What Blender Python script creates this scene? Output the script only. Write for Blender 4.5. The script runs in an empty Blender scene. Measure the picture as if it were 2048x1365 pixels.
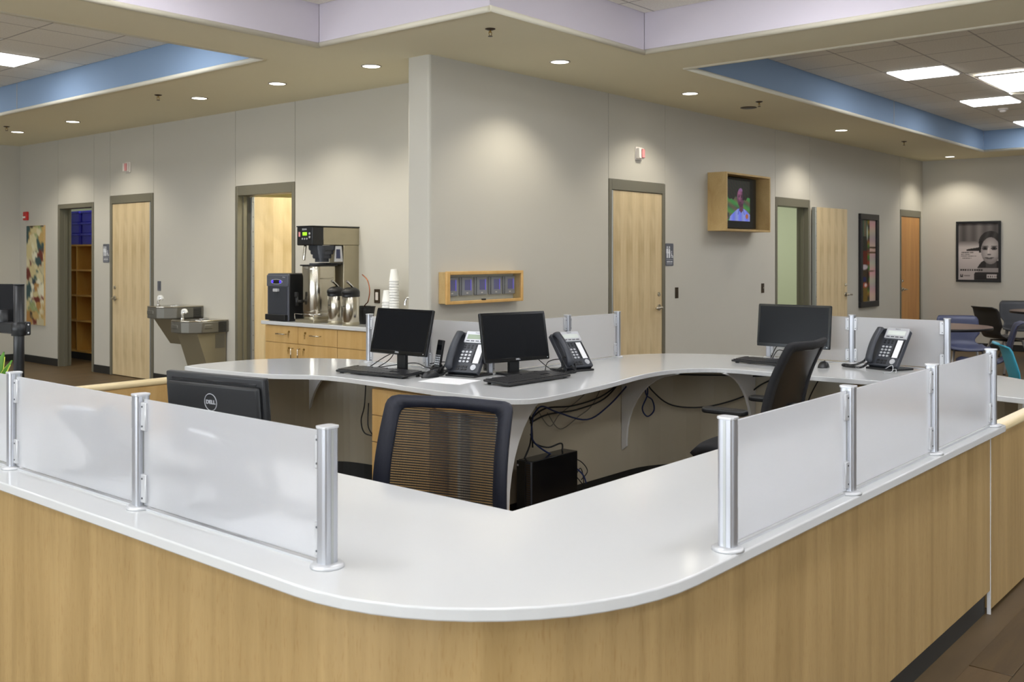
import bpy, bmesh, math, random
from mathutils import Vector, Matrix
random.seed(7)
S = bpy.context.scene
C = S.collection
PI = math.pi
R = math.radians

# ---------------------------------------------------------------- camera, world, exposure
cam = bpy.data.cameras.new('camera')
camo = bpy.data.objects.new('camera', cam)
C.objects.link(camo)
YAW = 40.4701
camo.location = (0, 0, 1.49)
camo.rotation_euler = (R(90), 0, R(YAW - 90))
cam.sensor_width = 36
cam.lens = 1982 / 2048 * 36
cam.shift_y = -(682.5 - 512) / 2048
cam.clip_start = 0.05
cam.clip_end = 80
cam.dof.use_dof = True
cam.dof.focus_distance = 4.6
cam.dof.aperture_fstop = 7.0
S.camera = camo
w = bpy.data.worlds.new('world')
S.world = w
w.use_nodes = True
w.node_tree.nodes['Background'].inputs[0].default_value = (0.75, 0.85, 1.0, 1)
w.node_tree.nodes['Background'].inputs[1].default_value = 0.3
S.view_settings.view_transform = 'Standard'
S.view_settings.look = 'None'
S.view_settings.gamma = 1
S.view_settings.use_curve_mapping = False
S.view_settings.exposure = 0.0
TROFFER = 14.5      # radiance of the troffer diffusers
SPOT = 54.0         # watts of every recessed downlight
DAY = 275.0         # watts of daylight through each added window behind the viewer
SPOT_COL = (1.0, 0.93, 0.80)
TROF_COL = (1.0, 0.99, 0.97)


# ---------------------------------------------------------------- materials
def lin(c):
    return tuple((v / 255 / 12.92) if v / 255 <= 0.04045 else ((v / 255 + 0.055) / 1.055) ** 2.4 for v in c)


def newmat(name):
    m = bpy.data.materials.new(name)
    m.use_nodes = True
    return m, m.node_tree.nodes, m.node_tree.links, m.node_tree.nodes['Principled BSDF']


def mat(name, rgb, rough=0.5, metal=0.0, noise=0.06, scale=8.0, stretch=(1, 1, 1), bump=0.0, bscale=60.0, spec=0.5, coat=0.0):
    """a plain surface with a little procedural variation in tone and relief"""
    m, n, l, p = newmat(name)
    c = lin(rgb)
    tc = n.new('ShaderNodeTexCoord')
    mp = n.new('ShaderNodeMapping')
    mp.inputs['Scale'].default_value = stretch
    l.new(tc.outputs['Object'], mp.inputs[0])
    nz = n.new('ShaderNodeTexNoise')
    nz.inputs['Scale'].default_value = scale
    nz.inputs['Detail'].default_value = 4
    l.new(mp.outputs[0], nz.inputs['Vector'])
    mx = n.new('ShaderNodeMix')
    mx.data_type = 'RGBA'
    mx.inputs[6].default_value = (*[v * (1 - noise) for v in c], 1)
    mx.inputs[7].default_value = (*[min(1, v * (1 + noise)) for v in c], 1)
    l.new(nz.outputs['Fac'], mx.inputs[0])
    l.new(mx.outputs[2], p.inputs['Base Color'])
    p.inputs['Roughness'].default_value = rough
    p.inputs['Metallic'].default_value = metal
    p.inputs['Specular IOR Level'].default_value = spec
    if coat:
        p.inputs['Coat Weight'].default_value = coat
        p.inputs['Coat Roughness'].default_value = 0.08
    if bump:
        b = n.new('ShaderNodeBump')
        b.inputs['Strength'].default_value = bump
        b.inputs['Distance'].default_value = 0.002
        n2 = n.new('ShaderNodeTexNoise')
        n2.inputs['Scale'].default_value = bscale
        n2.inputs['Detail'].default_value = 3
        l.new(tc.outputs['Object'], n2.inputs['Vector'])
        l.new(n2.outputs['Fac'], b.inputs['Height'])
        l.new(b.outputs[0], p.inputs['Normal'])
    return m


def wood(name, ca, cb, rough=0.42, grain=(14, 14, 0.9), fleck=0.5, axis=None, leaf=0.0, cc=None):
    """vertical grained veneer; leaf > 0 book-matches strips of that width along local x"""
    m, n, l, p = newmat(name)
    tc = n.new('ShaderNodeTexCoord')
    src = tc.outputs['Object']
    if leaf:
        sx = n.new('ShaderNodeSeparateXYZ')
        l.new(src, sx.inputs[0])
        pp = n.new('ShaderNodeMath')
        pp.operation = 'PINGPONG'
        pp.inputs[1].default_value = leaf
        l.new(sx.outputs[0], pp.inputs[0])
        cb_ = n.new('ShaderNodeCombineXYZ')
        l.new(pp.outputs[0], cb_.inputs[0])
        l.new(sx.outputs[1], cb_.inputs[1])
        l.new(sx.outputs[2], cb_.inputs[2])
        src = cb_.outputs[0]
    mp = n.new('ShaderNodeMapping')
    mp.inputs['Scale'].default_value = grain
    l.new(src, mp.inputs[0])
    n1 = n.new('ShaderNodeTexNoise')
    n1.inputs['Scale'].default_value = 1.0
    n1.inputs['Detail'].default_value = 6
    n1.inputs['Roughness'].default_value = 0.6
    n1.inputs['Distortion'].default_value = 0.6
    l.new(mp.outputs[0], n1.inputs['Vector'])
    cr = n.new('ShaderNodeValToRGB')
    cr.color_ramp.elements[0].position = 0.3
    cr.color_ramp.elements[0].color = (*lin(ca), 1)
    cr.color_ramp.elements[1].position = 0.7
    cr.color_ramp.elements[1].color = (*lin(cb), 1)
    l.new(n1.outputs['Fac'], cr.inputs[0])
    out = cr.outputs[0]
    if leaf:
        md = n.new('ShaderNodeMath')
        md.operation = 'PINGPONG'
        md.inputs[1].default_value = leaf
        l.new(sx.outputs[0], md.inputs[0])
        # which side of the strip's middle we are on -> a light and a dark half
        fr = n.new('ShaderNodeMath'); fr.operation = 'DIVIDE'; fr.inputs[1].default_value = leaf * 2
        l.new(sx.outputs[0], fr.inputs[0])
        f2 = n.new('ShaderNodeMath'); f2.operation = 'FRACT'
        l.new(fr.outputs[0], f2.inputs[0])
        f3 = n.new('ShaderNodeMath'); f3.operation = 'GREATER_THAN'; f3.inputs[1].default_value = 0.5
        l.new(f2.outputs[0], f3.inputs[0])
        # the tone difference between the halves fades in and out along the height
        wv = n.new('ShaderNodeTexNoise'); wv.inputs['Scale'].default_value = 1.0
        mp3 = n.new('ShaderNodeMapping'); mp3.inputs['Scale'].default_value = (4, 1, 2.2)
        l.new(src, mp3.inputs[0]); l.new(mp3.outputs[0], wv.inputs['Vector'])
        rp = n.new('ShaderNodeMapRange'); rp.inputs[1].default_value = 0.42; rp.inputs[2].default_value = 0.62
        l.new(wv.outputs['Fac'], rp.inputs[0])
        mu = n.new('ShaderNodeMath'); mu.operation = 'MULTIPLY'
        l.new(f3.outputs[0], mu.inputs[0]); l.new(rp.outputs[0], mu.inputs[1])
        mx = n.new('ShaderNodeMix'); mx.data_type = 'RGBA'
        mx.blend_type = 'MULTIPLY'
        mx.inputs[7].default_value = (0.80, 0.77, 0.70, 1)
        l.new(mu.outputs[0], mx.inputs[0]); l.new(out, mx.inputs[6])
        out = mx.outputs[2]
    if fleck:
        mp2 = n.new('ShaderNodeMapping')
        mp2.inputs['Scale'].default_value = (grain[0] * 14, grain[1] * 14, grain[2] * 34)
        l.new(src, mp2.inputs[0])
        n2 = n.new('ShaderNodeTexNoise')
        n2.inputs['Scale'].default_value = 1.0
        n2.inputs['Detail'].default_value = 2
        l.new(mp2.outputs[0], n2.inputs['Vector'])
        r2 = n.new('ShaderNodeMapRange')
        r2.inputs[1].default_value = 0.56
        r2.inputs[2].default_value = 0.75
        r2.inputs[4].default_value = fleck
        l.new(n2.outputs['Fac'], r2.inputs[0])
        m2 = n.new('ShaderNodeMix')
        m2.data_type = 'RGBA'
        m2.blend_type = 'MULTIPLY'
        m2.inputs[7].default_value = (0.78, 0.66, 0.52, 1)
        l.new(r2.outputs[0], m2.inputs[0])
        l.new(out, m2.inputs[6])
        out = m2.outputs[2]
    l.new(out, p.inputs['Base Color'])
    p.inputs['Roughness'].default_value = rough
    return m


def emit(name, rgb, s):
    m, n, l, p = newmat(name)
    c = lin(rgb)
    p.inputs['Base Color'].default_value = (*c, 1)
    p.inputs['Emission Color'].default_value = (*c, 1)
    p.inputs['Emission Strength'].default_value = s
    return m


def printed(name, rough=0.5, emission=0.0, spec=0.5):
    m, n, l, p = newmat(name)
    a = n.new('ShaderNodeAttribute')
    a.attribute_name = 'Col'
    l.new(a.outputs['Color'], p.inputs['Base Color'])
    p.inputs['Roughness'].default_value = rough
    p.inputs['Specular IOR Level'].default_value = spec
    if emission:
        l.new(a.outputs['Color'], p.inputs['Emission Color'])
        p.inputs['Emission Strength'].default_value = emission
        p.inputs['Base Color'].default_value = (0.01, 0.01, 0.01, 1)
    return m


def frosted():
    m = bpy.data.materials.new('frosted_acrylic')
    m.use_nodes = True
    n, l = m.node_tree.nodes, m.node_tree.links
    n.clear()
    o = n.new('ShaderNodeOutputMaterial')
    d = n.new('ShaderNodeBsdfDiffuse'); d.inputs[0].default_value = (0.90, 0.90, 0.91, 1)
    t = n.new('ShaderNodeBsdfTranslucent'); t.inputs[0].default_value = (0.95, 0.95, 0.97, 1)
    g = n.new('ShaderNodeBsdfRefraction'); g.inputs[0].default_value = (0.95, 0.96, 0.98, 1)
    g.inputs['Roughness'].default_value = 0.29; g.inputs['IOR'].default_value = 1.12
    gl = n.new('ShaderNodeBsdfGlossy'); gl.inputs['Roughness'].default_value = 0.35
    nz = n.new('ShaderNodeTexNoise'); nz.inputs['Scale'].default_value = 900
    bp = n.new('ShaderNodeBump'); bp.inputs['Strength'].default_value = 0.15; bp.inputs['Distance'].default_value = 0.0005
    l.new(nz.outputs['Fac'], bp.inputs['Height'])
    for q in (d, t, gl): l.new(bp.outputs[0], q.inputs['Normal'])
    m1 = n.new('ShaderNodeMixShader'); m1.inputs[0].default_value = 0.45
    l.new(d.outputs[0], m1.inputs[1]); l.new(t.outputs[0], m1.inputs[2])
    m2 = n.new('ShaderNodeMixShader'); m2.inputs[0].default_value = 0.58
    l.new(m1.outputs[0], m2.inputs[1]); l.new(g.outputs[0], m2.inputs[2])
    m3 = n.new('ShaderNodeMixShader'); m3.inputs[0].default_value = 0.05
    l.new(m2.outputs[0], m3.inputs[1]); l.new(gl.outputs[0], m3.inputs[2])
    l.new(m3.outputs[0], o.inputs[0])
    return m


def glass(name, tint=(1, 1, 1), alpha=0.12):
    m = bpy.data.materials.new(name)
    m.use_nodes = True
    n, l = m.node_tree.nodes, m.node_tree.links
    n.clear()
    o = n.new('ShaderNodeOutputMaterial')
    t = n.new('ShaderNodeBsdfTransparent'); t.inputs[0].default_value = (*tint, 1)
    g = n.new('ShaderNodeBsdfGlossy'); g.inputs['Roughness'].default_value = 0.04
    m1 = n.new('ShaderNodeMixShader'); m1.inputs[0].default_value = alpha
    l.new(t.outputs[0], m1.inputs[1]); l.new(g.outputs[0], m1.inputs[2])
    l.new(m1.outputs[0], o.inputs[0])
    return m


def mesh_fabric():
    """woven see-through chair mesh: fine rows of open holes"""
    m, n, l, p = newmat('chair_mesh')
    p.inputs['Base Color'].default_value = (0.012, 0.012, 0.014, 1)
    p.inputs['Roughness'].default_value = 0.7
    tc = n.new('ShaderNodeTexCoord')
    sx = n.new('ShaderNodeSeparateXYZ')
    l.new(tc.outputs['Object'], sx.inputs[0])
    outs = []
    for k, per in ((0, 0.0042), (2, 0.0088)):
        a = n.new('ShaderNodeMath'); a.operation = 'DIVIDE'; a.inputs[1].default_value = per
        l.new(sx.outputs[k], a.inputs[0])
        b = n.new('ShaderNodeMath'); b.operation = 'FRACT'
        l.new(a.outputs[0], b.inputs[0])
        c = n.new('ShaderNodeMath'); c.operation = 'GREATER_THAN'; c.inputs[1].default_value = 0.42 if k == 0 else 0.55
        l.new(b.outputs[0], c.inputs[0])
        outs.append(c)
    mu = n.new('ShaderNodeMath'); mu.operation = 'MULTIPLY'
    l.new(outs[0].outputs[0], mu.inputs[0]); l.new(outs[1].outputs[0], mu.inputs[1])
    iv = n.new('ShaderNodeMath'); iv.operation = 'SUBTRACT'; iv.inputs[0].default_value = 1.0
    l.new(mu.outputs[0], iv.inputs[1])
    l.new(iv.outputs[0], p.inputs['Alpha'])
    return m


M = {}
M['wall'] = mat('wall_paint', (197, 193, 181), 0.75, noise=0.015, scale=3, bump=0.12, bscale=140, spec=0.25)
M['soffit'] = mat('soffit_paint', (238, 230, 200), 0.8, noise=0.015, scale=2, bump=0.12, bscale=120, spec=0.2)
M['bead'] = mat('soffit_bead', (222, 216, 196), 0.6, noise=0.01)
M['lavender'] = mat('lavender_paint', (212, 205, 214), 0.8, noise=0.015, scale=3, spec=0.2)
M['blue'] = mat('blue_paint', (136, 158, 184), 0.8, noise=0.02, scale=3, spec=0.2)
M['tile'] = mat('ceiling_tile_fissured', (248, 238, 226), 0.9, noise=0.16, scale=70, bump=0.5, bscale=90, spec=0.1)
M['grid'] = mat('ceiling_grid_metal', (180, 172, 160), 0.5, noise=0.02)
M['floor'] = mat('floor_vinyl', (92, 74, 48), 0.5, noise=0.45, scale=2.2, stretch=(1, 3, 1))
M['base'] = mat('rubber_base', (38, 38, 36), 0.5, noise=0.05)
M['frame'] = mat('door_frame_paint', (112, 108, 92), 0.42, noise=0.02, scale=3)
M['door'] = wood('door_maple', (208, 184, 140), (222, 202, 162), 0.38, (16, 16, 1.1), 0.25, leaf=0.105)
M['door_orange'] = wood('door_honey', (186, 128, 62), (206, 150, 82), 0.35, (10, 10, 0.8), 0.3)
M['maple'] = wood('maple_laminate', (158, 130, 84), (184, 155, 106), 0.38, (13, 13, 0.8), 0.6)
M['maple_dark'] = wood('maple_cabinet', (196, 156, 94), (212, 176, 116), 0.38, (11, 11, 0.9), 0.35)
M['maple_cap'] = wood('maple_solid_cap', (226, 204, 156), (238, 220, 178), 0.35, (1.5, 9, 9), 0.2)
M['maple_box'] = wood('maple_box', (206, 160, 92), (222, 182, 116), 0.4, (9, 2, 9), 0.3)
M['plywood'] = wood('birch_ply', (184, 152, 98), (206, 178, 124), 0.45, (6, 6, 3), 0.5)
M['quartz'] = mat('white_solid_surface', (208, 209, 209), 0.10, noise=0.02, scale=500, spec=0.5)
M['white_edge'] = mat('white_edge', (226, 226, 226), 0.4, noise=0.01)
M['modesty'] = mat('modesty_panel', (184, 175, 154), 0.35, noise=0.015, scale=4)
M['alu'] = mat('satin_aluminium', (190, 192, 198), 0.34, 0.8, noise=0.03, scale=20, stretch=(20, 20, 0.5))
M['alu_light'] = mat('clear_anodised_clip', (205, 206, 208), 0.4, 0.5, noise=0.02)
M['frost'] = frosted()
M['steel'] = mat('brushed_steel', (200, 194, 180), 0.2, 1.0, noise=0.06, scale=14, stretch=(1, 1, 14))
M['steel_panel'] = mat('dull_steel_panel', (176, 168, 146), 0.36, 0.85, noise=0.10, scale=7)
M['chrome'] = mat('chrome', (225, 225, 225), 0.08, 1.0, noise=0.01)
M['fountain'] = mat('fountain_steel', (112, 110, 102), 0.4, 0.4, noise=0.06, scale=10)
M['fountain_base'] = mat('fountain_apron', (134, 126, 104), 0.45, 0.2, noise=0.03)
M['black'] = mat('black_plastic', (22, 23, 25), 0.42, noise=0.05)
M['matte_black'] = mat('matte_black', (20, 20, 22), 0.75, noise=0.05, spec=0.2)
M['black_gloss'] = mat('black_gloss', (16, 17, 20), 0.16, noise=0.03)
M['screen'] = mat('dark_lcd', (16, 18, 22), 0.25, noise=0.01, spec=0.2)
M['charcoal'] = mat('charcoal_plastic', (54, 57, 64), 0.42, noise=0.04)
M['key'] = mat('key_caps', (46, 46, 49), 0.3, noise=0.1)
M['silver'] = mat('silver_plastic', (196, 198, 202), 0.35, 0.3, noise=0.02)
M['lcd'] = mat('phone_lcd', (150, 166, 140), 0.25, noise=0.02)
M['lcd_pale'] = mat('phone_lcd_pale', (214, 220, 214), 0.25, noise=0.02)
M['paper'] = mat('white_paper', (244, 244, 246), 0.6, noise=0.01)
M['grey_face'] = mat('dispenser_grey', (92, 95, 104), 0.4, 0.2, noise=0.03)
M['navy_fabric'] = mat('navy_chair_frame', (22, 26, 42), 0.55, noise=0.06, bump=0.3, bscale=300)
M['black_fabric'] = mat('black_upholstery', (30, 30, 33), 0.8, noise=0.08, bump=0.4, bscale=400)
M['mesh'] = mesh_fabric()
M['cable'] = mat('black_cable', (20, 20, 22), 0.5, noise=0.05)
M['cable_blue'] = mat('blue_cable', (28, 44, 92), 0.45, noise=0.05)
M['cable_grey'] = mat('grey_cable', (120, 116, 108), 0.5, noise=0.05)
M['cup'] = mat('foam_cup', (240, 240, 236), 0.7, noise=0.02)
M['copper'] = mat('copper_tube', (184, 112, 78), 0.25, 1.0, noise=0.05)
M['brass'] = mat('brass', (176, 146, 84), 0.3, 0.9, noise=0.05)
M['bronze'] = mat('bronze_plate', (74, 62, 48), 0.35, 0.5, noise=0.05)
M['red'] = mat('alarm_red', (196, 40, 36), 0.4, noise=0.03)
M['strobe'] = mat('strobe_white', (236, 228, 220), 0.35, noise=0.02)
M['strobe_red'] = mat('strobe_lens', (222, 150, 150), 0.2, noise=0.03)
M['sign'] = mat('sign_grey', (92, 94, 102), 0.5, noise=0.02)
M['sign_white'] = mat('sign_white', (226, 228, 232), 0.5, noise=0.01)
M['bin_blue'] = mat('blue_bin', (52, 50, 190), 0.35, noise=0.08)
M['shelf'] = wood('closet_shelf', (214, 162, 74), (226, 180, 96), 0.5, (6, 6, 2), 0.2)
M['room_green'] = mat('pale_green_paint', (198, 206, 178), 0.8, noise=0.01, spec=0.2)
M['room_cream'] = mat('cream_paint', (236, 226, 176), 0.8, noise=0.01, spec=0.2)
M['zinc'] = mat('hinge_steel', (176, 178, 176), 0.4, 0.6, noise=0.03)
M['table'] = wood('table_walnut', (92, 68, 60), (112, 86, 76), 0.3, (3, 9, 3), 0.3)
M['chair_navy'] = mat('navy_shell', (52, 58, 88), 0.45, noise=0.03)
M['chair_black'] = mat('black_shell', (36, 34, 34), 0.5, noise=0.03)
M['chair_teal'] = mat('turquoise_shell', (66, 170, 200), 0.45, noise=0.03)
M['leg_silver'] = mat('silver_leg', (182, 180, 182), 0.35, 0.6, noise=0.02)
M['leaf'] = mat('leaf_green', (78, 132, 34), 0.4, noise=0.3, scale=30)
M['leaf_edge'] = mat('leaf_yellow_edge', (206, 214, 84), 0.4, noise=0.1)
M['pot'] = mat('grey_pot', (120, 120, 128), 0.5, noise=0.05)
M['troffer_lens'] = emit('troffer_lens', (248, 250, 255), TROFFER)
M['down_lens'] = emit('downlight_lens', (255, 250, 232), 9.0)
M['lcd_green'] = emit('brewer_display', (150, 220, 40), 0.9)
M['led_blue'] = emit('blue_led', (60, 40, 255), 2.2)
M['thermo_screen'] = emit('thermostat_screen', (100, 98, 138), 0.2)
M['thermo_glow'] = emit('thermostat_glow', (110, 90, 240), 0.45)
M['thermo'] = mat('thermostat_grey', (158, 158, 164), 0.45, noise=0.02)
M['clear'] = glass('clear_cover', (0.97, 0.98, 0.97), 0.06)
M['white_dark'] = mat('dark_tv_bezel', (14, 14, 15), 0.2, noise=0.02)
M['back_room'] = mat('back_room_paint', (214, 210, 200), 0.8, noise=0.01)


# ---------------------------------------------------------------- mesh builder
class G:
    def __init__(s):
        s.bm = bmesh.new()
        s.mats = []
        s.cur = 0
        s.T = Matrix.Identity(4)

    def m(s, key):
        if key not in s.mats:
            s.mats.append(key)
        s.cur = s.mats.index(key)
        return s

    def _fin(s, vs, smooth=False, bev=0.0, seg=2):
        faces = set(f for v in vs for f in v.link_faces)
        for f in faces:
            f.material_index = s.cur
            f.smooth = smooth
        if bev > 0:
            es = list(set(e for v in vs for e in v.link_edges if len(e.link_faces) == 2 and e.calc_face_angle(0) > 0.5))
            r = bmesh.ops.bevel(s.bm, geom=es, offset=bev, segments=seg, profile=0.5, affect='EDGES', clamp_overlap=True)
            for f in r['faces']:
                f.material_index = s.cur
                f.smooth = True
            vs = list(set(v for f in r['faces'] for v in f.verts) | set(v for v in vs if v.is_valid))
        for v in vs:
            if v.is_valid:
                v.co = s.T @ v.co
        return s

    def box(s, x0, x1, y0, y1, z0, z1, bev=0.0, seg=2):
        vs = [s.bm.verts.new((x, y, z)) for x in (x0, x1) for y in (y0, y1) for z in (z0, z1)]
        for a in ((0, 1, 3, 2), (4, 6, 7, 5), (0, 4, 5, 1), (2, 3, 7, 6), (0, 2, 6, 4), (1, 5, 7, 3)):
            s.bm.faces.new([vs[i] for i in a])
        bmesh.ops.recalc_face_normals(s.bm, faces=list(set(f for v in vs for f in v.link_faces)))
        return s._fin(vs, bev=bev, seg=seg)

    def cyl(s, p0, p1, r, r2=None, seg=20, smooth=True, bev=0.0):
        p0, p1 = Vector(p0), Vector(p1)
        r2 = r if r2 is None else r2
        d = (p1 - p0).normalized()
        a = d.orthogonal().normalized()
        b = d.cross(a)
        rings = []
        for p, rr in ((p0, r), (p1, r2)):
            rings.append([s.bm.verts.new(p + a * math.cos(2 * PI * k / seg) * rr + b * math.sin(2 * PI * k / seg) * rr) for k in range(seg)])
        for k in range(seg):
            s.bm.faces.new([rings[0][k], rings[0][(k + 1) % seg], rings[1][(k + 1) % seg], rings[1][k]])
        f0 = s.bm.faces.new(rings[0][::-1]); f1 = s.bm.faces.new(rings[1])
        s._fin(rings[0] + rings[1], smooth, bev)
        for f in (f0, f1):
            if f.is_valid: f.smooth = False
        return s

    def prism(s, pts, z0, z1, bev=0.0, smooth=False, seg=2):
        lo = [s.bm.verts.new((p[0], p[1], z0)) for p in pts]
        hi = [s.bm.verts.new((p[0], p[1], z1)) for p in pts]
        n = len(pts)
        for k in range(n):
            f = s.bm.faces.new([lo[k], lo[(k + 1) % n], hi[(k + 1) % n], hi[k]])
        a = s.bm.faces.new(lo[::-1]); b = s.bm.faces.new(hi)
        bmesh.ops.recalc_face_normals(s.bm, faces=list(set(f for v in lo + hi for f in v.link_faces)))
        s._fin(lo + hi, smooth, bev, seg)
        for f in (a, b):
            if f.is_valid: f.smooth = False
        return s

    def lathe(s, prof, seg=24, c=(0, 0, 0), smooth=True):
        rings = []
        for r, z in prof:
            rings.append([s.bm.verts.new((c[0] + math.cos(2 * PI * k / seg) * max(r, 1e-5), c[1] + math.sin(2 * PI * k / seg) * max(r, 1e-5), c[2] + z)) for k in range(seg)])
        for a, b in zip(rings, rings[1:]):
            for k in range(seg):
                s.bm.faces.new([a[k], a[(k + 1) % seg], b[(k + 1) % seg], b[k]])
        s.bm.faces.new(rings[0][::-1]); s.bm.faces.new(rings[-1])
        allv = [v for r_ in rings for v in r_]
        return s._fin(allv, smooth)

    def tube(s, pts, r, seg=8, smooth_path=True, r2=None):
        pts = [Vector(p) for p in pts]
        if smooth_path and len(pts) > 2:
            q = []
            P = [pts[0]] + pts + [pts[-1]]
            for i in range(1, len(P) - 2):
                for t in range(6):
                    t /= 6
                    a, b, c_, d = P[i - 1], P[i], P[i + 1], P[i + 2]
                    q.append(0.5 * ((2 * b) + (-a + c_) * t + (2 * a - 5 * b + 4 * c_ - d) * t * t + (-a + 3 * b - 3 * c_ + d) * t ** 3))
            q.append(pts[-1])
            pts = q
        rings = []
        up = None
        n = len(pts)
        for i, p in enumerate(pts):
            d = (pts[min(i + 1, n - 1)] - pts[max(i - 1, 0)])
            if d.length < 1e-9: d = Vector((0, 0, 1))
            d.normalize()
            if up is None:
                up = d.orthogonal().normalized()
            up = (up - d * up.dot(d))
            up = up.normalized() if up.length > 1e-6 else d.orthogonal().normalized()
            b = d.cross(up)
            rr = r if r2 is None else r + (r2 - r) * i / (n - 1)
            rings.append([s.bm.verts.new(p + up * math.cos(2 * PI * k / seg) * rr + b * math.sin(2 * PI * k / seg) * rr) for k in range(seg)])
        for a, b in zip(rings, rings[1:]):
            for k in range(seg):
                s.bm.faces.new([a[k], a[(k + 1) % seg], b[(k + 1) % seg], b[k]])
        s.bm.faces.new(rings[0][::-1]); s.bm.faces.new(rings[-1])
        return s._fin([v for r_ in rings for v in r_], True)

    def grid(s, f, nu, nv, thick=0.0, closed=False):
        """surface f(u,v), u,v in 0..1, given a thickness along its normal"""
        top = [[Vector(f(i / nu, j / nv)) for j in range(nv + 1)] for i in range(nu + 1)]
        def nrm(i, j):
            a = top[min(i + 1, nu)][j] - top[max(i - 1, 0)][j]
            b = top[i][min(j + 1, nv)] - top[i][max(j - 1, 0)]
            return a.cross(b).normalized()
        A = [[s.bm.verts.new(top[i][j]) for j in range(nv + 1)] for i in range(nu + 1)]
        allv = [v for r_ in A for v in r_]
        for i in range(nu):
            for j in range(nv):
                s.bm.faces.new([A[i][j], A[i + 1][j], A[i + 1][j + 1], A[i][j + 1]])
        if thick:
            B = [[s.bm.verts.new(top[i][j] - nrm(i, j) * thick) for j in range(nv + 1)] for i in range(nu + 1)]
            allv += [v for r_ in B for v in r_]
            for i in range(nu):
                for j in range(nv):
                    s.bm.faces.new([B[i][j], B[i][j + 1], B[i + 1][j + 1], B[i + 1][j]])
            for i in range(nu):
                s.bm.faces.new([A[i][0], B[i][0], B[i + 1][0], A[i + 1][0]])
                s.bm.faces.new([A[i][nv], A[i + 1][nv], B[i + 1][nv], B[i][nv]])
            for j in range(nv):
                s.bm.faces.new([A[0][j], A[0][j + 1], B[0][j + 1], B[0][j]])
                s.bm.faces.new([A[nu][j], B[nu][j], B[nu][j + 1], A[nu][j + 1]])
        return s._fin(allv, True)


def obj(name, g, matkey=None, parent=None, loc=(0, 0, 0), rz=0.0, kind=None, rot=None):
    me = bpy.data.meshes.new(name)
    if matkey is not None and not g.mats:
        g.mats = [matkey]
    g.bm.to_mesh(me)
    g.bm.free()
    for k in g.mats:
        me.materials.append(M[k])
    o = bpy.data.objects.new(name, me)
    C.objects.link(o)
    o.location = loc
    o.rotation_euler = rot if rot else (0, 0, rz)
    if parent is not None:
        o.parent = parent
    if kind:
        o['kind'] = kind
    return o


def put(name, me, parent, loc=(0, 0, 0), rz=0.0):
    o = bpy.data.objects.new(name, me)
    C.objects.link(o)
    o.location = loc
    o.rotation_euler = (0, 0, rz)
    o.parent = parent
    return o


def tag(o, label, cat, group=None):
    o['label'] = label
    o['category'] = cat
    if group:
        o['group'] = group
    return o


def thing(name, label, cat, loc=(0, 0, 0), rz=0.0, group=None):
    o = bpy.data.objects.new(name, None)
    C.objects.link(o)
    o.empty_display_size = 0.1
    o.location = loc
    o.rotation_euler = (0, 0, rz)
    return tag(o, label, cat, group)


def struct(name, g, matkey, label=None, cat=None):
    o = obj(name, g, matkey, kind='structure')
    if label:
        o['label'] = label
        o['category'] = cat
    return o


def dup(root, loc, rz, label, group=None):
    def rec(o, par):
        c = o.copy()
        C.objects.link(c)
        c.parent = par
        for ch in kids[o.name]:
            rec(ch, c)
        return c
    kids = {}
    def col(o):
        kids[o.name] = list(o.children)
        for ch in o.children: col(ch)
    col(root)
    r = rec(root, None)
    r.location = loc
    r.rotation_euler = (0, 0, rz)
    r['label'] = label
    if group: r['group'] = group
    return r


def text(name, s, size, matkey, parent, loc, rot=(R(90), 0, 0), ext=0.0006, align='CENTER', sx=1.0, bold=0.0):
    cu = bpy.data.curves.new(name, 'FONT')
    cu.body = s
    cu.size = size
    cu.extrude = ext
    cu.offset = bold
    cu.resolution_u = 3
    cu.align_x = align
    cu.align_y = 'CENTER'
    t = bpy.data.objects.new(name, cu)
    C.objects.link(t)
    dg = bpy.context.evaluated_depsgraph_get()
    me = bpy.data.meshes.new_from_object(t.evaluated_get(dg))
    bpy.data.objects.remove(t)
    bpy.data.curves.remove(cu)
    me.name = name
    me.materials.clear()
    me.materials.append(M[matkey])
    o = bpy.data.objects.new(name, me)
    C.objects.link(o)
    o.location = loc
    o.rotation_euler = rot
    o.scale = (sx, 1, 1)
    o.parent = parent
    return o


def picture(name, wd, ht, nx, ny, fn, matkey, parent, loc=(0, 0, 0)):
    """flat print: a grid of small faces coloured by fn(u, v) -> sRGB, facing local -y"""
    me = bpy.data.meshes.new(name)
    vs = [(wd * (i / nx - 0.5), 0, ht * (j / ny - 0.5)) for j in range(ny + 1) for i in range(nx + 1)]
    fs = [(j * (nx + 1) + i, j * (nx + 1) + i + 1, (j + 1) * (nx + 1) + i + 1, (j + 1) * (nx + 1) + i) for j in range(ny) for i in range(nx)]
    me.from_pydata(vs, [], fs)
    ca = me.color_attributes.new('Col', 'FLOAT_COLOR', 'POINT')
    buf = []
    for j in range(ny + 1):
        for i in range(nx + 1):
            c = fn(i / nx, j / ny)
            buf.extend(lin([max(0, min(255, q)) for q in c]))
            buf.append(1.0)
    ca.data.foreach_set('color', buf)
    me.materials.append(M[matkey])
    o = bpy.data.objects.new(name, me)
    C.objects.link(o)
    o.location = loc
    o.parent = parent
    return o


def rrect(x0, x1, y0, y1, r, n=5):
    pts = []
    for cx, cy, a0 in ((x1 - r, y1 - r, 0), (x0 + r, y1 - r, 90), (x0 + r, y0 + r, 180), (x1 - r, y0 + r, 270)):
        for k in range(n + 1):
            a = R(a0 + 90 * k / n)
            pts.append((cx + r * math.cos(a), cy + r * math.sin(a)))
    return pts


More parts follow.
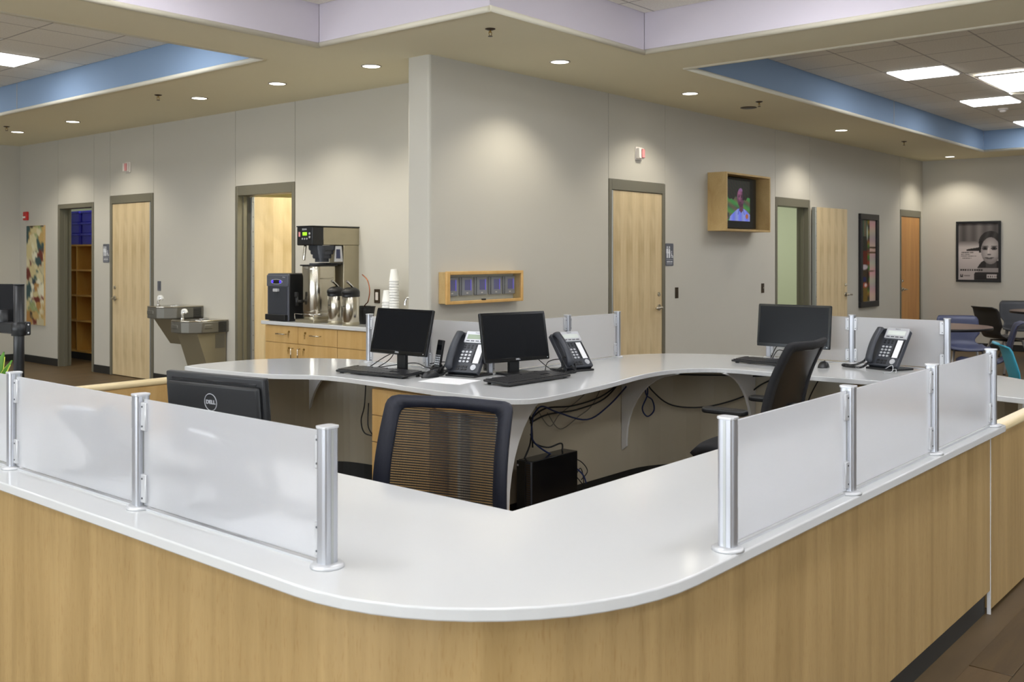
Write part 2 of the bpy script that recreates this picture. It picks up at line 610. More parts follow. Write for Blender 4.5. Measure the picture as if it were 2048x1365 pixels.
def spline(pts, n=8):
    """open Catmull-Rom through 2-D points"""
    P = [pts[0]] + list(pts) + [pts[-1]]
    out = []
    for i in range(1, len(P) - 2):
        for k in range(n):
            t = k / n
            q = []
            for d in (0, 1):
                a, b, c_, e = P[i - 1][d], P[i][d], P[i + 1][d], P[i + 2][d]
                q.append(0.5 * (2 * b + (c_ - a) * t + (2 * a - 5 * b + 4 * c_ - e) * t * t + (3 * b - a - 3 * c_ + e) * t ** 3))
            out.append(tuple(q))
    out.append(tuple(pts[-1]))
    return out


def offset_path(path, d):
    """shift an open 2-D path sideways by d (to its left)"""
    out = []
    n = len(path)
    for i in range(n):
        a = path[max(i - 1, 0)]; b = path[min(i + 1, n - 1)]
        dx, dy = b[0] - a[0], b[1] - a[1]
        L = math.hypot(dx, dy) or 1
        out.append((path[i][0] - dy / L * d, path[i][1] + dx / L * d))
    return out


def ribbon(g, path, t, z0, z1, bev=0.0):
    """a standing strip of thickness t following path"""
    other = offset_path(path, t)
    return g.prism(list(path) + other[::-1], z0, z1, bev)


ZC = 3.05      # soffit
ZT = 3.36      # tile ceilings inside the trays
WX = 6.19      # face of the coffee wall
WY = 5.46      # face of the right wall
EX = 16.84     # face of the far right end wall
EY = 14.50     # face of the far left end wall
BX, BY = -6.0, -6.5

# ================================================================ STRUCTURE
struct('floor', G().box(BX - .2, EX + .3, BY - .2, EY + .6, -0.06, 0.0), 'floor', 'mottled brown vinyl floor running through the whole room', 'floor')
floor = bpy.data.objects['floor']
# planks that can be told apart, lower right of the picture
plank_mats = [wood('vinyl_plank_%s' % k, a, b, 0.42, (1.4, 14, 14), 0.5) for k, a, b in
              (('umber', (66, 50, 28), (88, 70, 42)), ('taupe', (80, 62, 38), (104, 84, 56)), ('dark', (52, 38, 22), (72, 56, 34)))]
for q, pm in enumerate(plank_mats):
    M['plank%d' % q] = pm
pmesh = []
for q in range(3):
    g = G().box(-0.607, 0.607, -0.073, 0.073, 0, 0.004, 0.0012, 1)
    o = obj('floor_plank', g, 'plank%d' % q)
    pmesh.append(o.data)
    bpy.data.objects.remove(o)
for j in range(9):
    for i in range(4):
        x = 3.2 + i * 1.22 + (j * 0.37) % 1.22
        y = 1.00 - j * 0.149
        put('floor_plank', random.choice(pmesh), floor, (x, y, 0.0))

# --- walls: a solid core with face panels, 5 mm reveals between panels
def wall_run(name, label, axis, face, segs, thick, opens, extra=None):
    """segs: panel breaks; opens: {(a,b): top height of the opening}"""
    core = G()
    def bx(a, b, z0, z1, d0, d1):
        if axis == 'Y':
            core.box(face + d0, face + d1, a, b, z0, z1)
        else:
            core.box(a, b, face + d0, face + d1, z0, z1)
    a = segs[0]
    for (o0, o1), top in sorted(opens.items()):
        bx(a, o0, 0, 3.3, 0.012, thick)
        bx(o0, o1, top, 3.3, 0.012, thick)
        a = o1
    bx(a, segs[-1], 0, 3.3, 0.012, thick)
    o = struct(name, core, 'wall', label, 'wall')
    for p, q in zip(segs, segs[1:]):
        z0 = 0.0
        for (o0, o1), top in opens.items():
            if p >= o0 - 1e-3 and q <= o1 + 1e-3:
                z0 = top
        e = 0.003
        if axis == 'Y':
            g = G().box(face, face + 0.012, p + e, q - e, z0, ZC + .02, 0.001, 1)
        else:
            g = G().box(p + e, q - e, face, face + 0.012, z0, ZC + .02, 0.001, 1)
        obj('panel', g, 'wall', o)
    return o


wall_run('wall_left', 'grey beige wall with coffee counter, drinking fountains and three door openings', 'Y', WX,
         [5.70, 8.160, 9.200, 10.875, 11.915, 12.330, 13.325, EY], 0.15,
         {(8.160, 9.200): 2.24, (10.875, 11.915): 2.24, (12.330, 13.325): 2.18})
wr = wall_run('wall_right', 'grey beige wall with the boxed television and three maple doors', 'X', WY,
              [5.43, 7.824, 8.843, 11.40, 12.41, 15.778, 16.745, EX], 0.15,
              {(7.824, 8.843): 2.235, (11.40, 12.41): 2.22, (15.778, 16.745): 2.22})
g = G().box(5.412, 6.19, 5.4625, 5.70, 0, ZC + .02, 0.02, 4)
obj('nib_end', g, 'wall', wr)
struct('wall_end', G().box(EX, EX + .15, BY, WY + .15, 0, 3.3), 'wall', 'grey beige end wall behind the round tables', 'wall')
struct('wall_far', G().box(BX, WX + .2, EY, EY + .15, 0, 3.3), 'wall', 'grey beige far wall at the left edge of the picture', 'wall')
struct('wall_back', G().box(BX - .15, BX, BY, EY, 0, 3.3), 'back_room', 'grey wall behind the viewer', 'wall')
struct('wall_side', G().box(BX, EX, BY - .15, BY, 0, 3.3), 'back_room', 'grey wall on the side out of view', 'wall')

# unseen windows added behind the viewer to bring in daylight fill
def window(name, loc, rz, wd, ht, watts):
    o = bpy.data.objects.new(name, None)
    C.objects.link(o)
    o.location = loc; o.rotation_euler = (0, 0, rz)
    o['kind'] = 'structure'; o['label'] = 'tall unseen window added behind the viewer for daylight'; o['category'] = 'window'
    g = G()
    for a in ((-wd / 2, wd / 2, -.03, .02, 0, .06), (-wd / 2, wd / 2, -.03, .02, ht - .06, ht), (-wd / 2, -wd / 2 + .06, -.03, .02, .06, ht - .06), (wd / 2 - .06, wd / 2, -.03, .02, .06, ht - .06), (-.03, .03, -.03, .02, .06, ht - .06)):
        g.box(*a)
    obj('frame', g, 'frame', o)
    obj('pane', G().box(-wd / 2 + .06, wd / 2 - .06, -.006, 0, .06, ht - .06), 'sky_pane', o)
    l = bpy.data.lights.new('daylight', 'AREA')
    l.shape = 'RECTANGLE'; l.size = wd - .1; l.size_y = ht - .1
    l.energy = watts; l.color = (0.90, 0.95, 1.0)
    q = bpy.data.objects.new('daylight', l); C.objects.link(q)
    q.location = (0, -.05, ht / 2); q.rotation_euler = (R(-112), 0, 0); q.parent = o  # lamp tilted upward to lift the ceiling
M['sky_pane'] = emit('window_daylight', (200, 220, 245), 1.5)
for k, y in enumerate((0.0, 4.0, 8.0)):
    window('window_%d' % (k + 1), (BX + .001, y, .7), PI / 2, 3.0, 2.0, DAY)
for k, x in enumerate((0.5, 5.0)):  # side pair added as fill for the right wall and frosted panels
    window('window_%d' % (k + 4), (x, BY + .001, .7), PI, 3.0, 2.0, DAY * .38)

# baseboards (dark rubber), between the openings
def baseboard(name, label, runs, axis, face):
    g = G()
    for a, b in runs:
        if axis == 'Y': g.box(face - 0.008, face, a, b, 0, 0.10, 0.002, 1)
        else: g.box(a, b, face - 0.008, face, 0, 0.10, 0.002, 1)
    return struct(name, g, 'base', label, 'baseboard')
baseboard('baseboard_left', 'dark rubber baseboard along the coffee wall', [(9.21, 10.87), (11.92, 12.325), (13.33, EY - .01)], 'Y', WX)
baseboard('baseboard_right', 'dark rubber baseboard along the television wall', [(5.45, 7.82), (8.85, 11.395), (12.42, 15.77)], 'X', WY)
baseboard('baseboard_end', 'dark rubber baseboard on the end wall by the tables', [(BY, WY - .02)], 'Y', EX)
baseboard('baseboard_far', 'dark rubber baseboard on the far left wall', [(BX, WX - .02)], 'X', EY)

# --- ceiling: soffit with three tray openings
LAV = [(-4.0, 4.68, -4.0, 5.88), (4.68, 6.47, -4.0, 4.18)]
BLL = [(-1.0, 4.68, 6.59, 13.4)]
BLR = [(7.20, 15.87, -5.5, 4.26)]
holes = LAV + BLL + BLR
xs = sorted(set([BX, EX] + [h[0] for h in holes] + [h[1] for h in holes]))
ys = sorted(set([BY, EY] + [h[2] for h in holes] + [h[3] for h in holes]))
g = G()
for a, b in zip(xs, xs[1:]):
    for c_, d in zip(ys, ys[1:]):
        mx_, my_ = (a + b) / 2, (c_ + d) / 2
        if any(h[0] < mx_ < h[1] and h[2] < my_ < h[3] for h in holes):
            continue
        vs = [g.bm.verts.new(p) for p in ((a, c_, ZC), (a, d, ZC), (b, d, ZC), (b, c_, ZC))]
        g.bm.faces.new(vs)
bmesh.ops.remove_doubles(g.bm, verts=g.bm.verts, dist=1e-4)
ceiling = struct('ceiling', g, 'soffit', 'khaki painted soffit framing the raised tile ceiling trays', 'ceiling')
obj('upper_slab', G().box(BX, EX, BY, EY, ZT + 0.03, ZT + 0.06), 'tile', ceiling)


def fascia(name, label, loop, matkey, seams=()):
    """vertical faces of a tray (loop counter-clockwise), and its pale rounded bead"""
    g = G()
    n = len(loop)
    for k in range(n):
        (x0, y0), (x1, y1) = loop[k], loop[(k + 1) % n]
        dx, dy = x1 - x0, y1 - y0
        L = math.hypot(dx, dy); dx /= L; dy /= L
        nx, ny = dy, -dx           # outward
        a0 = (x0 + dx * .002, y0 + dy * .002); a1 = (x1 - dx * .002, y1 - dy * .002)
        p = [a0, a1, (a1[0] + nx * .03, a1[1] + ny * .03), (a0[0] + nx * .03, a0[1] + ny * .03)]
        g.prism(p, ZC + .001, ZT + .03)
    o = struct(name, g, matkey, label, 'ceiling tray')
    b = G()
    for k in range(n):
        (x0, y0), (x1, y1) = loop[k], loop[(k + 1) % n]
        b.cyl((x0, y0, ZC + .006), (x1, y1, ZC + .010), 0.020, seg=12)
    obj('edge_bead', b, 'bead', o)
    for (x, y, ax) in seams:
        g = G()
        if ax == 'x': g.box(x - .004, x, y - .003, y + .003, ZC + .02, ZT)
        else: g.box(x - .003, x + .003, y - .004, y, ZC + .02, ZT)
        obj('joint_strip', g, 'grid', o)
    return o


fascia('trim_1', 'lavender painted sides of the stepped tray above the desk', [(-4, -4), (6.47, -4), (6.47, 4.18), (4.68, 4.18), (4.68, 5.88), (-4, 5.88)], 'lavender', [])
fascia('trim_2', 'blue painted sides of the ceiling tray at the left', [(-1, 6.59), (4.68, 6.59), (4.68, 13.4), (-1, 13.4)], 'blue', [(4.68, 11.03, 'x')])
fascia('trim_3', 'blue painted sides of the ceiling tray at the right', [(7.2, -5.5), (15.87, -5.5), (15.87, 4.26), (7.2, 4.26)], 'blue', [(12.1, 4.26, 'y')])

# --- troffers, tiles, grid
P = 0.6096
troffers = []
def lens_cell(x, y):
    return any(a - .05 < x < b + .05 and c_ - .05 < y < d + .05 for a, b, c_, d in troffers)

def troffer(x0, x1, y0, y1, label, group):
    t = thing('ceiling_light', label, 'ceiling light', ((x0 + x1) / 2, (y0 + y1) / 2, ZT), 0, group)
    hx, hy = (x1 - x0) / 2, (y1 - y0) / 2
    f = G()
    for a in ((-hx, hx, -hy, -hy + .035), (-hx, hx, hy - .035, hy), (-hx, -hx + .035, -hy + .035, hy - .035), (hx - .035, hx, -hy + .035, hy - .035)):
        f.box(*a, -0.003, 0.012, 0.002, 1)
    obj('frame', f, 'grid', t)
    obj('diffuser', G().box(-hx + .035, hx - .035, -hy + .035, hy - .035, -0.013, 0.002, .004, 1), 'troffer_lens', t)
    troffers.append((x0, x1, y0, y1))

troffer(10.12, 10.73, 3.07, 3.68, 'square ceiling light nearest the start of the right blue tray', 'square lights in the right tray')
troffer(12.56, 13.17, 3.07, 3.68, 'middle square ceiling light of the right tray, beside the white sensor', 'square lights in the right tray')
troffer(15.00, 15.61, 3.07, 3.68, 'farthest square ceiling light, cut off at the right edge', 'square lights in the right tray')
troffer(11.03, 12.25, 2.44, 3.05, 'long rectangular ceiling light cut off at the right edge', 'square lights in the right tray')
troffer(3.66, 4.27, 9.47, 10.08, 'square ceiling light in the left blue tray', None)
HID = 'ceiling light out of view of the photograph'
for x in (8.29, 10.73, 13.17):
    for y in (1.24, -1.2, -3.64):
        troffer(x, x + P, y - P, y, HID, 'out of view lights')
for x, y in ((3.66, 7.03), (3.66, 11.91), (1.22, 7.03), (1.22, 9.47), (1.22, 11.91)):
    troffer(x, x + P, y, y + P, HID, 'out of view lights')
for x in (-2.4, 0.1, 2.5, 4.9):
    for y in (-2.5, -0.1, 2.3, 4.7):
        if x > 4 and y > 4: continue
        if (x, y) == (4.9, 4.7): continue
        troffer(x, x + P * 1.6, y, y + P, HID, 'out of view lights')

c40, s40 = math.cos(R(YAW)), math.sin(R(YAW))
def in_view(x, y, z):
    d = x * c40 + y * s40
    if d < 1: return False
    px = 1024 + 1982 * (x * s40 - y * c40) / d
    py = 512 - 1982 * (z - 1.49) / d
    return -80 < px < 2130 and -60 < py

def tiled(tray, x_origin, y_origin):
    """lay-in tiles where the photograph can see them, sharing one mesh"""
    x0, x1, y0, y1 = tray
    i0 = math.floor((x0 - x_origin) / P); i1 = math.ceil((x1 - x_origin) / P)
    j0 = math.floor((y0 - y_origin) / P); j1 = math.ceil((y1 - y_origin) / P)
    vis = []
    for i in range(i0, i1):
        for j in range(j0, j1):
            a = max(x0, x_origin + i * P); b = min(x1, x_origin + (i + 1) * P)
            c_ = max(y0, y_origin + j * P); d = min(y1, y_origin + (j + 1) * P)
            if b - a < .03 or d - c_ < .03: continue
            if lens_cell((a + b) / 2, (c_ + d) / 2): continue
            if in_view((a + b) / 2, (c_ + d) / 2, ZT):
                vis.append((a, b, c_, d))
    cache = {}
    for a, b, c_, d in vis:
        key = (round(b - a, 3), round(d - c_, 3))
        if key not in cache:
            hx, hy = key[0] / 2 - .005, key[1] / 2 - .005
            o = obj('ceiling_tile', G().box(-hx, hx, -hy, hy, 0, 0.015, 0.003, 1), 'tile')
            cache[key] = o.data
            bpy.data.objects.remove(o)
        put('ceiling_tile', cache[key], ceiling, ((a + b) / 2, (c_ + d) / 2, ZT + random.uniform(0, .0015)))
    g = G()
    for i in range(i0, i1 + 1):
        x = x_origin + i * P
        if x0 < x < x1: g.box(x - .008, x + .008, y0, y1, ZT + .001, ZT + .004)
    for j in range(j0, j1 + 1):
        y = y_origin + j * P
        if y0 < y < y1: g.box(x0, x1, y - .008, y + .008, ZT + .001, ZT + .004)
    obj('tile_grid', g, 'grid', ceiling)
tiled(BLR[0], 10.12, 3.07)
tiled(BLL[0], 3.66, 9.47)
tiled(LAV[0], 4.9, 4.7)
tiled(LAV[1], 4.9, 4.7)

# --- recessed downlights
def downlight(x, y, label, group):
    t = thing('downlight', label, 'downlight', (x, y, ZC), 0, group)
    obj('trim_ring', G().lathe([(0.083, 0.0), (0.083, -0.006), (0.074, -0.008), (0.070, 0.0)], 28), 'grid', t)
    obj('lens', G().cyl((0, 0, -0.0035), (0, 0, -0.0005), 0.071, seg=28), 'down_lens', t)
    l = bpy.data.lights.new('downlight_lamp', 'SPOT')
    l.energy = SPOT
    l.color = SPOT_COL
    l.spot_size = R(124)
    l.spot_blend = 0.6
    l.shadow_soft_size = 0.06
    o = bpy.data.objects.new('downlight_lamp', l)
    C.objects.link(o)
    o.location = (0, 0, -0.02)
    o.parent = t
for y, lb in ((12.81, 'downlight farthest left, above the wall art'), (11.34, 'downlight in front of the first restroom door strobe'),
              (8.70, 'downlight above the left side of the coffee room door'), (7.43, 'downlight above the coffee brewer'),
              (6.16, 'downlight beside the wall corner, above the foam cups')):
    downlight(5.44, y, lb, 'downlights along the coffee wall')
for x, lb in ((6.30, 'downlight above the thermostat box'), (8.34, 'downlight in front of the maple restroom door on the right'),
              (12.0, 'downlight in front of the open door on the right'), (16.3, 'downlight at the far right corner of the soffit')):
    downlight(x, 4.87, lb, 'downlights along the television wall')

# --- sprinklers, speaker, smoke detector
def sprinkler(x, y, label):
    t = thing('sprinkler', label, 'sprinkler', (x, y, ZC), 0, 'sprinklers on the soffit')
    obj('escutcheon', G().lathe([(0.036, 0), (0.036, -.003), (0.02, -.010), (0.012, -.012)], 20), 'bronze', t)
    g = G().cyl((0, 0, -.01), (0, 0, -.028), 0.007, seg=10)
    g.tube([(-.012, 0, -.02), (-.014, 0, -.035), (-.004, 0, -.05)], 0.0025, 6).tube([(.012, 0, -.02), (.014, 0, -.035), (.004, 0, -.05)], 0.0025, 6)
    obj('frame_arms', g, 'brass', t)
    obj('deflector', G().cyl((0, 0, -.050), (0, 0, -.053), 0.016, seg=14), 'bronze', t)
sprinkler(5.08, 4.53, 'sprinkler head hanging under the soffit above the wall corner')
sprinkler(5.08, 8.84, 'sprinkler head between the blue tray and the left downlights')
sprinkler(5.13, 12.38, 'small sprinkler head at the far left of the soffit')
sprinkler(9.24, 4.60, 'sprinkler head beside the flat round ceiling disc')
sprinkler(13.74, 4.70, 'sprinkler head on the soffit far right below the blue tray')
tag(obj('ceiling_disc', G().lathe([(0.085, 0), (0.085, -.004), (0.07, -.008), (0.0, -.008)], 28), 'bronze', loc=(9.54, 4.87, ZC)), 'flat dark round cover plate on the soffit', 'ceiling plate')
t = thing('smoke_detector', 'small white round detector on the tile ceiling at the right', 'detector', (13.60, 3.42, ZT))
obj('base', G().lathe([(0.06, 0), (0.06, -.02), (0.05, -.025)], 24), 'strobe', t)
obj('dome', G().lathe([(0.04, -.025), (0.038, -.04), (0.02, -.05), (0.0, -.052)], 24), 'strobe', t)


# ---------------------------------------------------------------- doors
def door_frame(o, x0, x1, top, head=0.105, jamb=0.05, depth=0.15, deep=0.0):
    g = G()
    g.box(x0 + .004, x0 + jamb, -0.008, depth + .01, 0, top - .003, 0.003, 1)
    g.box(x1 - jamb, x1 - .004, -0.008, depth + .01, 0, top - .003, 0.003, 1)
    g.box(x0 + jamb, x1 - jamb, -0.008, depth + .01, top - head, top - .003, 0.003, 1)
    # stops
    g.box(x0 + jamb, x0 + jamb + .015, .06, .10, 0, top - head)
    g.box(x1 - jamb - .015, x1 - jamb, .06, .10, 0, top - head)
    return obj('frame', g, 'frame', o)


def lever(parent, x, z, sgn, y=-0.0, flip=1):
    g = G().m('chrome').cyl((x, y, z), (x, y - flip * .012, z), 0.032, seg=20).cyl((x, y - flip * .012, z), (x, y - flip * .05, z), 0.012, 0.016, seg=14)
    g.tube([(x, y - flip * .05, z), (x + sgn * .03, y - flip * .056, z), (x + sgn * .09, y - flip * .05, z - .004), (x + sgn * .115, y - flip * .045, z - .006)], 0.010, 8)
    o = obj('handle', g, 'chrome', parent)
    o.data.materials[0] = M['steel']
    g = G().cyl((x - sgn * .0, y, z + .135), (x, y - flip * .008, z + .135), 0.022, seg=18).box(x - .004, x + .004, y - flip * .02 - .004, y - flip * .008 + .004, z + .12, z + .15, .002, 1)
    k = obj('deadbolt', g, 'steel', parent)
    return o


def door(name, label, loc, rz, x1, top, head, lever_x, lever_sgn, leafmat='door', strip=None):
    """closed door in wall-local coordinates: x to the right, z up, y into the wall"""
    o = bpy.data.objects.new(name, None)
    C.objects.link(o)
    o.location = loc; o.rotation_euler = (0, 0, rz)
    o['kind'] = 'structure'; o['label'] = label; o['category'] = 'door'
    door_frame(o, 0, x1, top, head)
    lf = obj('leaf', G().box(.054, x1 - .054, 0.004, .05, .01, top - head - .004, 0.002, 1), leafmat, o)
    lever(lf, lever_x, 0.96, lever_sgn, 0.004)
    if strip is not None:
        obj('edge_hinge', G().box(strip, strip + .018, -.012, .004, .012, top - head - .004, .004, 2), 'zinc', o)
    return o


door('door_1', 'closed pale maple restroom door beside the drinking fountains', (WX, 11.915, 0), -PI / 2, 1.04, 2.24, 0.10, 0.12, 1, 'door', 0.965)
door('door_2', 'closed maple restroom door between thermostat box and television', (WY * 0 + 7.824, WY, 0), 0, 1.019, 2.235, 0.105, 0.90, -1, 'door', 0.046)
door('door_3', 'closed honey coloured door at the far right corner', (15.778, WY, 0), 0, 0.967, 2.22, 0.105, 0.11, 1, 'door_orange')


def opening(name, label, loc, rz, x1, top, head):
    o = bpy.data.objects.new(name, None)
    C.objects.link(o)
    o.location = loc; o.rotation_euler = (0, 0, rz)
    o['kind'] = 'structure'; o['label'] = label; o['category'] = 'door'
    door_frame(o, 0, x1, top, head)
    return o


def swung_leaf(o, hx, hy, ang, wd, top, flip=1, leafmat='door', hinge_side=-1):
    """leaf hinged at local (hx, hy), turned by ang; its face runs along its own x"""
    lf = obj('leaf', G().box(0, wd, -.022, .022, .01, top, 0.002, 1), leafmat, o, (hx, hy, 0), ang)
    obj('edge_hinge', G().box(-.03, 0.0, -.030, .024, .012, top, .003, 1), 'zinc', lf)
    g = G()
    for z in [0.15 + .16 * k for k in range(13)]:
        g.cyl((-.015, -.030, z), (-.015, -.033, z), .004, seg=8)
    obj('hinge_screws', g, 'bronze', lf, kind='stuff')
    return lf


o = opening('door_4', 'open doorway of the coffee room with its maple door swung inward', (WX, 9.200, 0), -PI / 2, 1.04, 2.24, 0.105)
lf = swung_leaf(o, 0.085, 0.175, R(70), 0.90, 2.13)
o = opening('door_5', 'open doorway to a pale green room, maple door folded back on the wall', (11.40, WY, 0), 0, 1.01, 2.22, 0.105)
lf = swung_leaf(o, 1.06, -0.045, R(-3.0), 0.92, 2.13)
lever(lf, 0.86, 0.96, 1, -0.022)
o = opening('door_6', 'open closet doorway showing maple cubbies and blue bins', (WX, 13.325, 0), -PI / 2, 0.995, 2.18, 0.06)
obj('strike_plate', G().box(.9, .905, .03, .06, .93, 1.06), 'black', o)

# rooms behind the openings
def back_room(name, label, x0, x1, y0, y1, matkey, light, z1=3.0, hole=None, lp=None):
    g = G()
    t = .05
    for a in ((x0, x0 + t, y0, y1), (x1 - t, x1, y0, y1), (x0 + t, x1 - t, y0, y0 + t), (x0 + t, x1 - t, y1 - t, y1)):
        if hole is not None and a == ((x0, x0 + t, y0, y1) if hole == 'x0' else (x0 + t, x1 - t, y0, y0 + t)):
            continue
        g.box(*a, 0, z1)
    g.box(x0, x1, y0, y1, z1, z1 + t)
    struct(name, g, matkey, label, 'wall')
    if light:
        l = bpy.data.lights.new(name + '_lamp', 'AREA')
        l.energy = light
        l.size = 0.6
        l.color = TROF_COL
        o = bpy.data.objects.new(name + '_lamp', l)
        C.objects.link(o)
        o.location = (*(lp or ((x0 + x1) / 2, (y0 + y1) / 2)), z1 - .05)
back_room('wall_coffee_room', 'cream walls of the small room behind the coffee wall', 6.35, 9.6, 7.7, 11.6, 'room_cream', 42, hole='x0', lp=(7.1, 8.2))
back_room('wall_green_room', 'pale green walls of the room behind the television wall', 10.4, 14.4, 5.62, 8.6, 'room_green', 55, hole='y0')
back_room('wall_closet', 'inside walls of the closet behind the coffee wall', 6.35, 7.5, 11.65, 14.9, 'room_green', 14, hole='x0')

# ================================================================ FRONT COUNTER
XO, YO, RC = 1.305, 1.105, 0.62
def L_outer(inset=0.0, y_end=5.30, x_end=4.47):
    xo, yo = XO + inset, YO + inset
    cx, cy = XO + RC, YO + RC
    r = RC - inset
    pts = [(xo, y_end)]
    for k in range(15):
        a = R(180 + 90 * k / 14)
        pts.append((cx + r * math.cos(a), cy + r * math.sin(a)))
    pts.append((x_end, yo))
    return pts
t = thing('reception_counter', 'large L shaped maple reception counter with white top in the foreground', 'counter', (0, 0, 0))
out = L_outer()
top = out[:-1] + [(4.44, YO), (4.47, YO + .03), (4.47, 1.20), (4.40, 1.765), (2.07, 1.765), (2.07, 5.30)]
obj('countertop', G().prism(top, 0.762, 0.79, 0.004), 'quartz', t)
front = L_outer(0.055, 5.30, 4.415)
g = G(); ribbon(g, front, 0.02, 0.10, 0.7615)
obj('front_panel', g, 'maple', t)
g = G(); ribbon(g, L_outer(0.075, 5.30, 4.414), 0.02, 0.0, 0.10)
obj('toe_kick', g, 'base', t)
g = G(); ribbon(g, L_outer(0.20, 5.30, 4.30), 0.018, 0.02, 0.76)
obj('inner_panel', g, 'modesty', t)
obj('end_panel', G().box(4.396, 4.414, 1.205, 1.72, 0.0, 0.76), 'base', t)
obj('corner_strip', G().box(4.416, 4.421, 1.158, 1.172, 0.0, 0.76), 'white_edge', t)
for x, y, rz in ((1.55, 2.9, 0), (1.55, 4.4, 0), (2.9, 1.36, PI / 2), (3.9, 1.36, PI / 2)):
    g = G()
    g.T = Matrix.Rotation(R(90), 4, 'X')
    g.prism([(0, .40), (0, .755), (.42, .755), (.30, .73), (.12, .62), (.05, .5)], -.009, .009)
    obj('bracket', g, 'white_edge', t, (x, y, 0), rz)

# half walls (gates) closing the ring
def half_wall(name, label, x0, x1, y, mk):
    t = thing(name, label, 'half wall', ((x0 + x1) / 2, y, 0))
    L = (x1 - x0) / 2
    obj('panel', G().box(-L, L, -.02, .02, .02, .735, .002, 1), mk, t)
    g = G()
    g.box(-L, L + .0, -.032, .032, .735, .772, .015, 4)
    obj('cap', g, 'maple_cap', t)
    return t
half_wall('half_wall', 'low maple gate with rounded pale cap behind the left counter', 2.12, 3.32, 5.345, 'maple_dark')
half_wall('half_wall', 'low maple gate with rounded cap beyond the right counter end', 4.43, 5.28, 1.178, 'maple')

# ---------------------------------------------------------------- screens
def screen_run(name, label, pts, side, cat='glass partition', tall=0.318, first=True, last=True):
    """posts at pts; frosted panels between; side = direction of the clip blocks (unit vector)"""
    t = thing(name, label, cat, (pts[0][0], pts[0][1], 0.79))
    ox, oy = pts[0]
    for i, (x, y) in enumerate(pts):
        a = pts[max(i - 1, 0)]; b = pts[min(i + 1, len(pts) - 1)]
        ang = math.atan2(b[1] - a[1], b[0] - a[0])
        g = G()
        g.prism(rrect(-.017, .017, -.021, .021, .010, 4), 0.006, tall - .006)
        p = obj('post', g, 'alu', t, (x - ox, y - oy, 0), ang)
        for f in p.data.polygons: f.use_smooth = False
        gr = G()
        for sgn in (-1, 1):
            gr.box(sgn * .0172 - .0006, sgn * .0172 + .0006, -.0035, .0035, .008, tall - .008)
        obj('groove', gr, 'zinc', p)
        obj('cap', G().prism(rrect(-.019, .019, -.023, .023, .010, 4), tall - .006, tall, 0.001, seg=1), 'alu_light', p)
        obj('base_flange', G().lathe([(.039, 0), (.039, .005), (.034, .009), (.02, .010)], 28), 'alu_light', p)
    for (x0, y0), (x1, y1) in zip(pts, pts[1:]):
        d = Vector((x1 - x0, y1 - y0, 0)); L = d.length
        ang = math.atan2(d.y, d.x)
        mid = ((x0 + x1) / 2 - ox, (y0 + y1) / 2 - oy, 0)
        h = L / 2 - .022
        sx = -math.sin(ang) * side[0] + math.cos(ang) * side[1]
        s_ = 1 if sx > 0 else -1
        pn = obj('panel', G().box(-h, h, -.003, .003, .012, tall - .014, .001, 1), 'frost', t, mid, ang)
        for ex in (-1, 1):
            for z in (.020, tall - .10):
                c = G().box(ex * h - .020, ex * h + .012, -.010, .010, z, z + .078, .002, 1)
                cl = obj('clip', c, 'alu_light', pn)
        g = G()
        for ex in (-1, 1):
            for z in (.020, tall - .10):
                for zz in (z + .012, z + .066):
                    g.cyl((ex * (h - .003), s_ * .0098, zz), (ex * (h - .003), s_ * .0112, zz), .0028, seg=8)
        obj('clip_screws', g, 'charcoal', pn, kind='stuff')
        obj('sill_strip', G().box(-h, h, -.006, .006, .0, .006), 'alu_light', pn)
    return t
screen_run('glass_screen', 'frosted screen with aluminium posts on the left foreground counter', [(1.428, 1.765), (1.424, 2.570), (1.420, 3.368), (1.416, 4.17)], (-1, 0))
screen_run('glass_screen', 'frosted screen with aluminium posts on the right foreground counter', [(2.128, 1.140), (2.866, 1.142), (3.628, 1.144), (4.375, 1.146)], (0, -1))
screen_run('glass_screen', 'L shaped frosted screen behind the two monitors on the inner desk', [(4.352, 4.945), (4.36, 4.405), (4.368, 3.90), (5.125, 3.90), (5.672, 3.885)], (-1, -1))
screen_run('glass_screen', 'frosted screen behind the right monitor and desk phone', [(6.325, 3.075), (6.325, 2.495), (6.325, 1.905)], (-1, 0))

# ================================================================ INNER DESK
inner = spline([(3.43, 5.655), (3.455, 5.25), (3.53, 4.88), (3.66, 4.66), (3.70, 4.45), (3.69, 4.1), (3.655, 3.6), (3.655, 3.25), (3.69, 3.12), (3.78, 3.065), (3.95, 3.062), (4.4, 3.11), (4.9, 3.20), (5.2, 3.21), (5.41, 3.14), (5.53, 2.99), (5.545, 2.75), (5.52, 2.5), (5.53, 2.2), (5.545, 1.95), (5.47, 1.65), (5.36, 1.42), (5.30, 1.14)], 5)
outer = spline([(5.30, 1.14), (5.75, 1.18), (6.10, 1.40), (6.30, 1.67), (6.385, 1.95), (6.42, 2.3), (6.42, 2.9), (6.36, 3.35), (6.14, 3.75), (5.80, 3.95), (5.4, 3.985), (4.9, 4.0), (4.455, 4.0)], 5) + \
    spline([(4.45, 4.02), (4.45, 4.5), (4.445, 4.95), (4.39, 5.22), (4.24, 5.47), (3.98, 5.66), (3.60, 5.70), (3.43, 5.655)], 5)
t = thing('inner_desk', 'white topped curved work desk inside the reception ring', 'desk', (0, 0, 0))
obj('desktop', G().prism(inner[:-1] + outer[:-1], 0.762, 0.79, 0.003, seg=1), 'quartz', t)
mod = spline([(3.60, 5.44), (4.10, 5.42), (4.32, 5.30), (4.42, 5.05), (4.42, 4.5), (4.42, 3.72)], 5)
g = G(); ribbon(g, mod, -.02, 0.10, 0.762)
obj('modesty_panel', g, 'modesty', t)
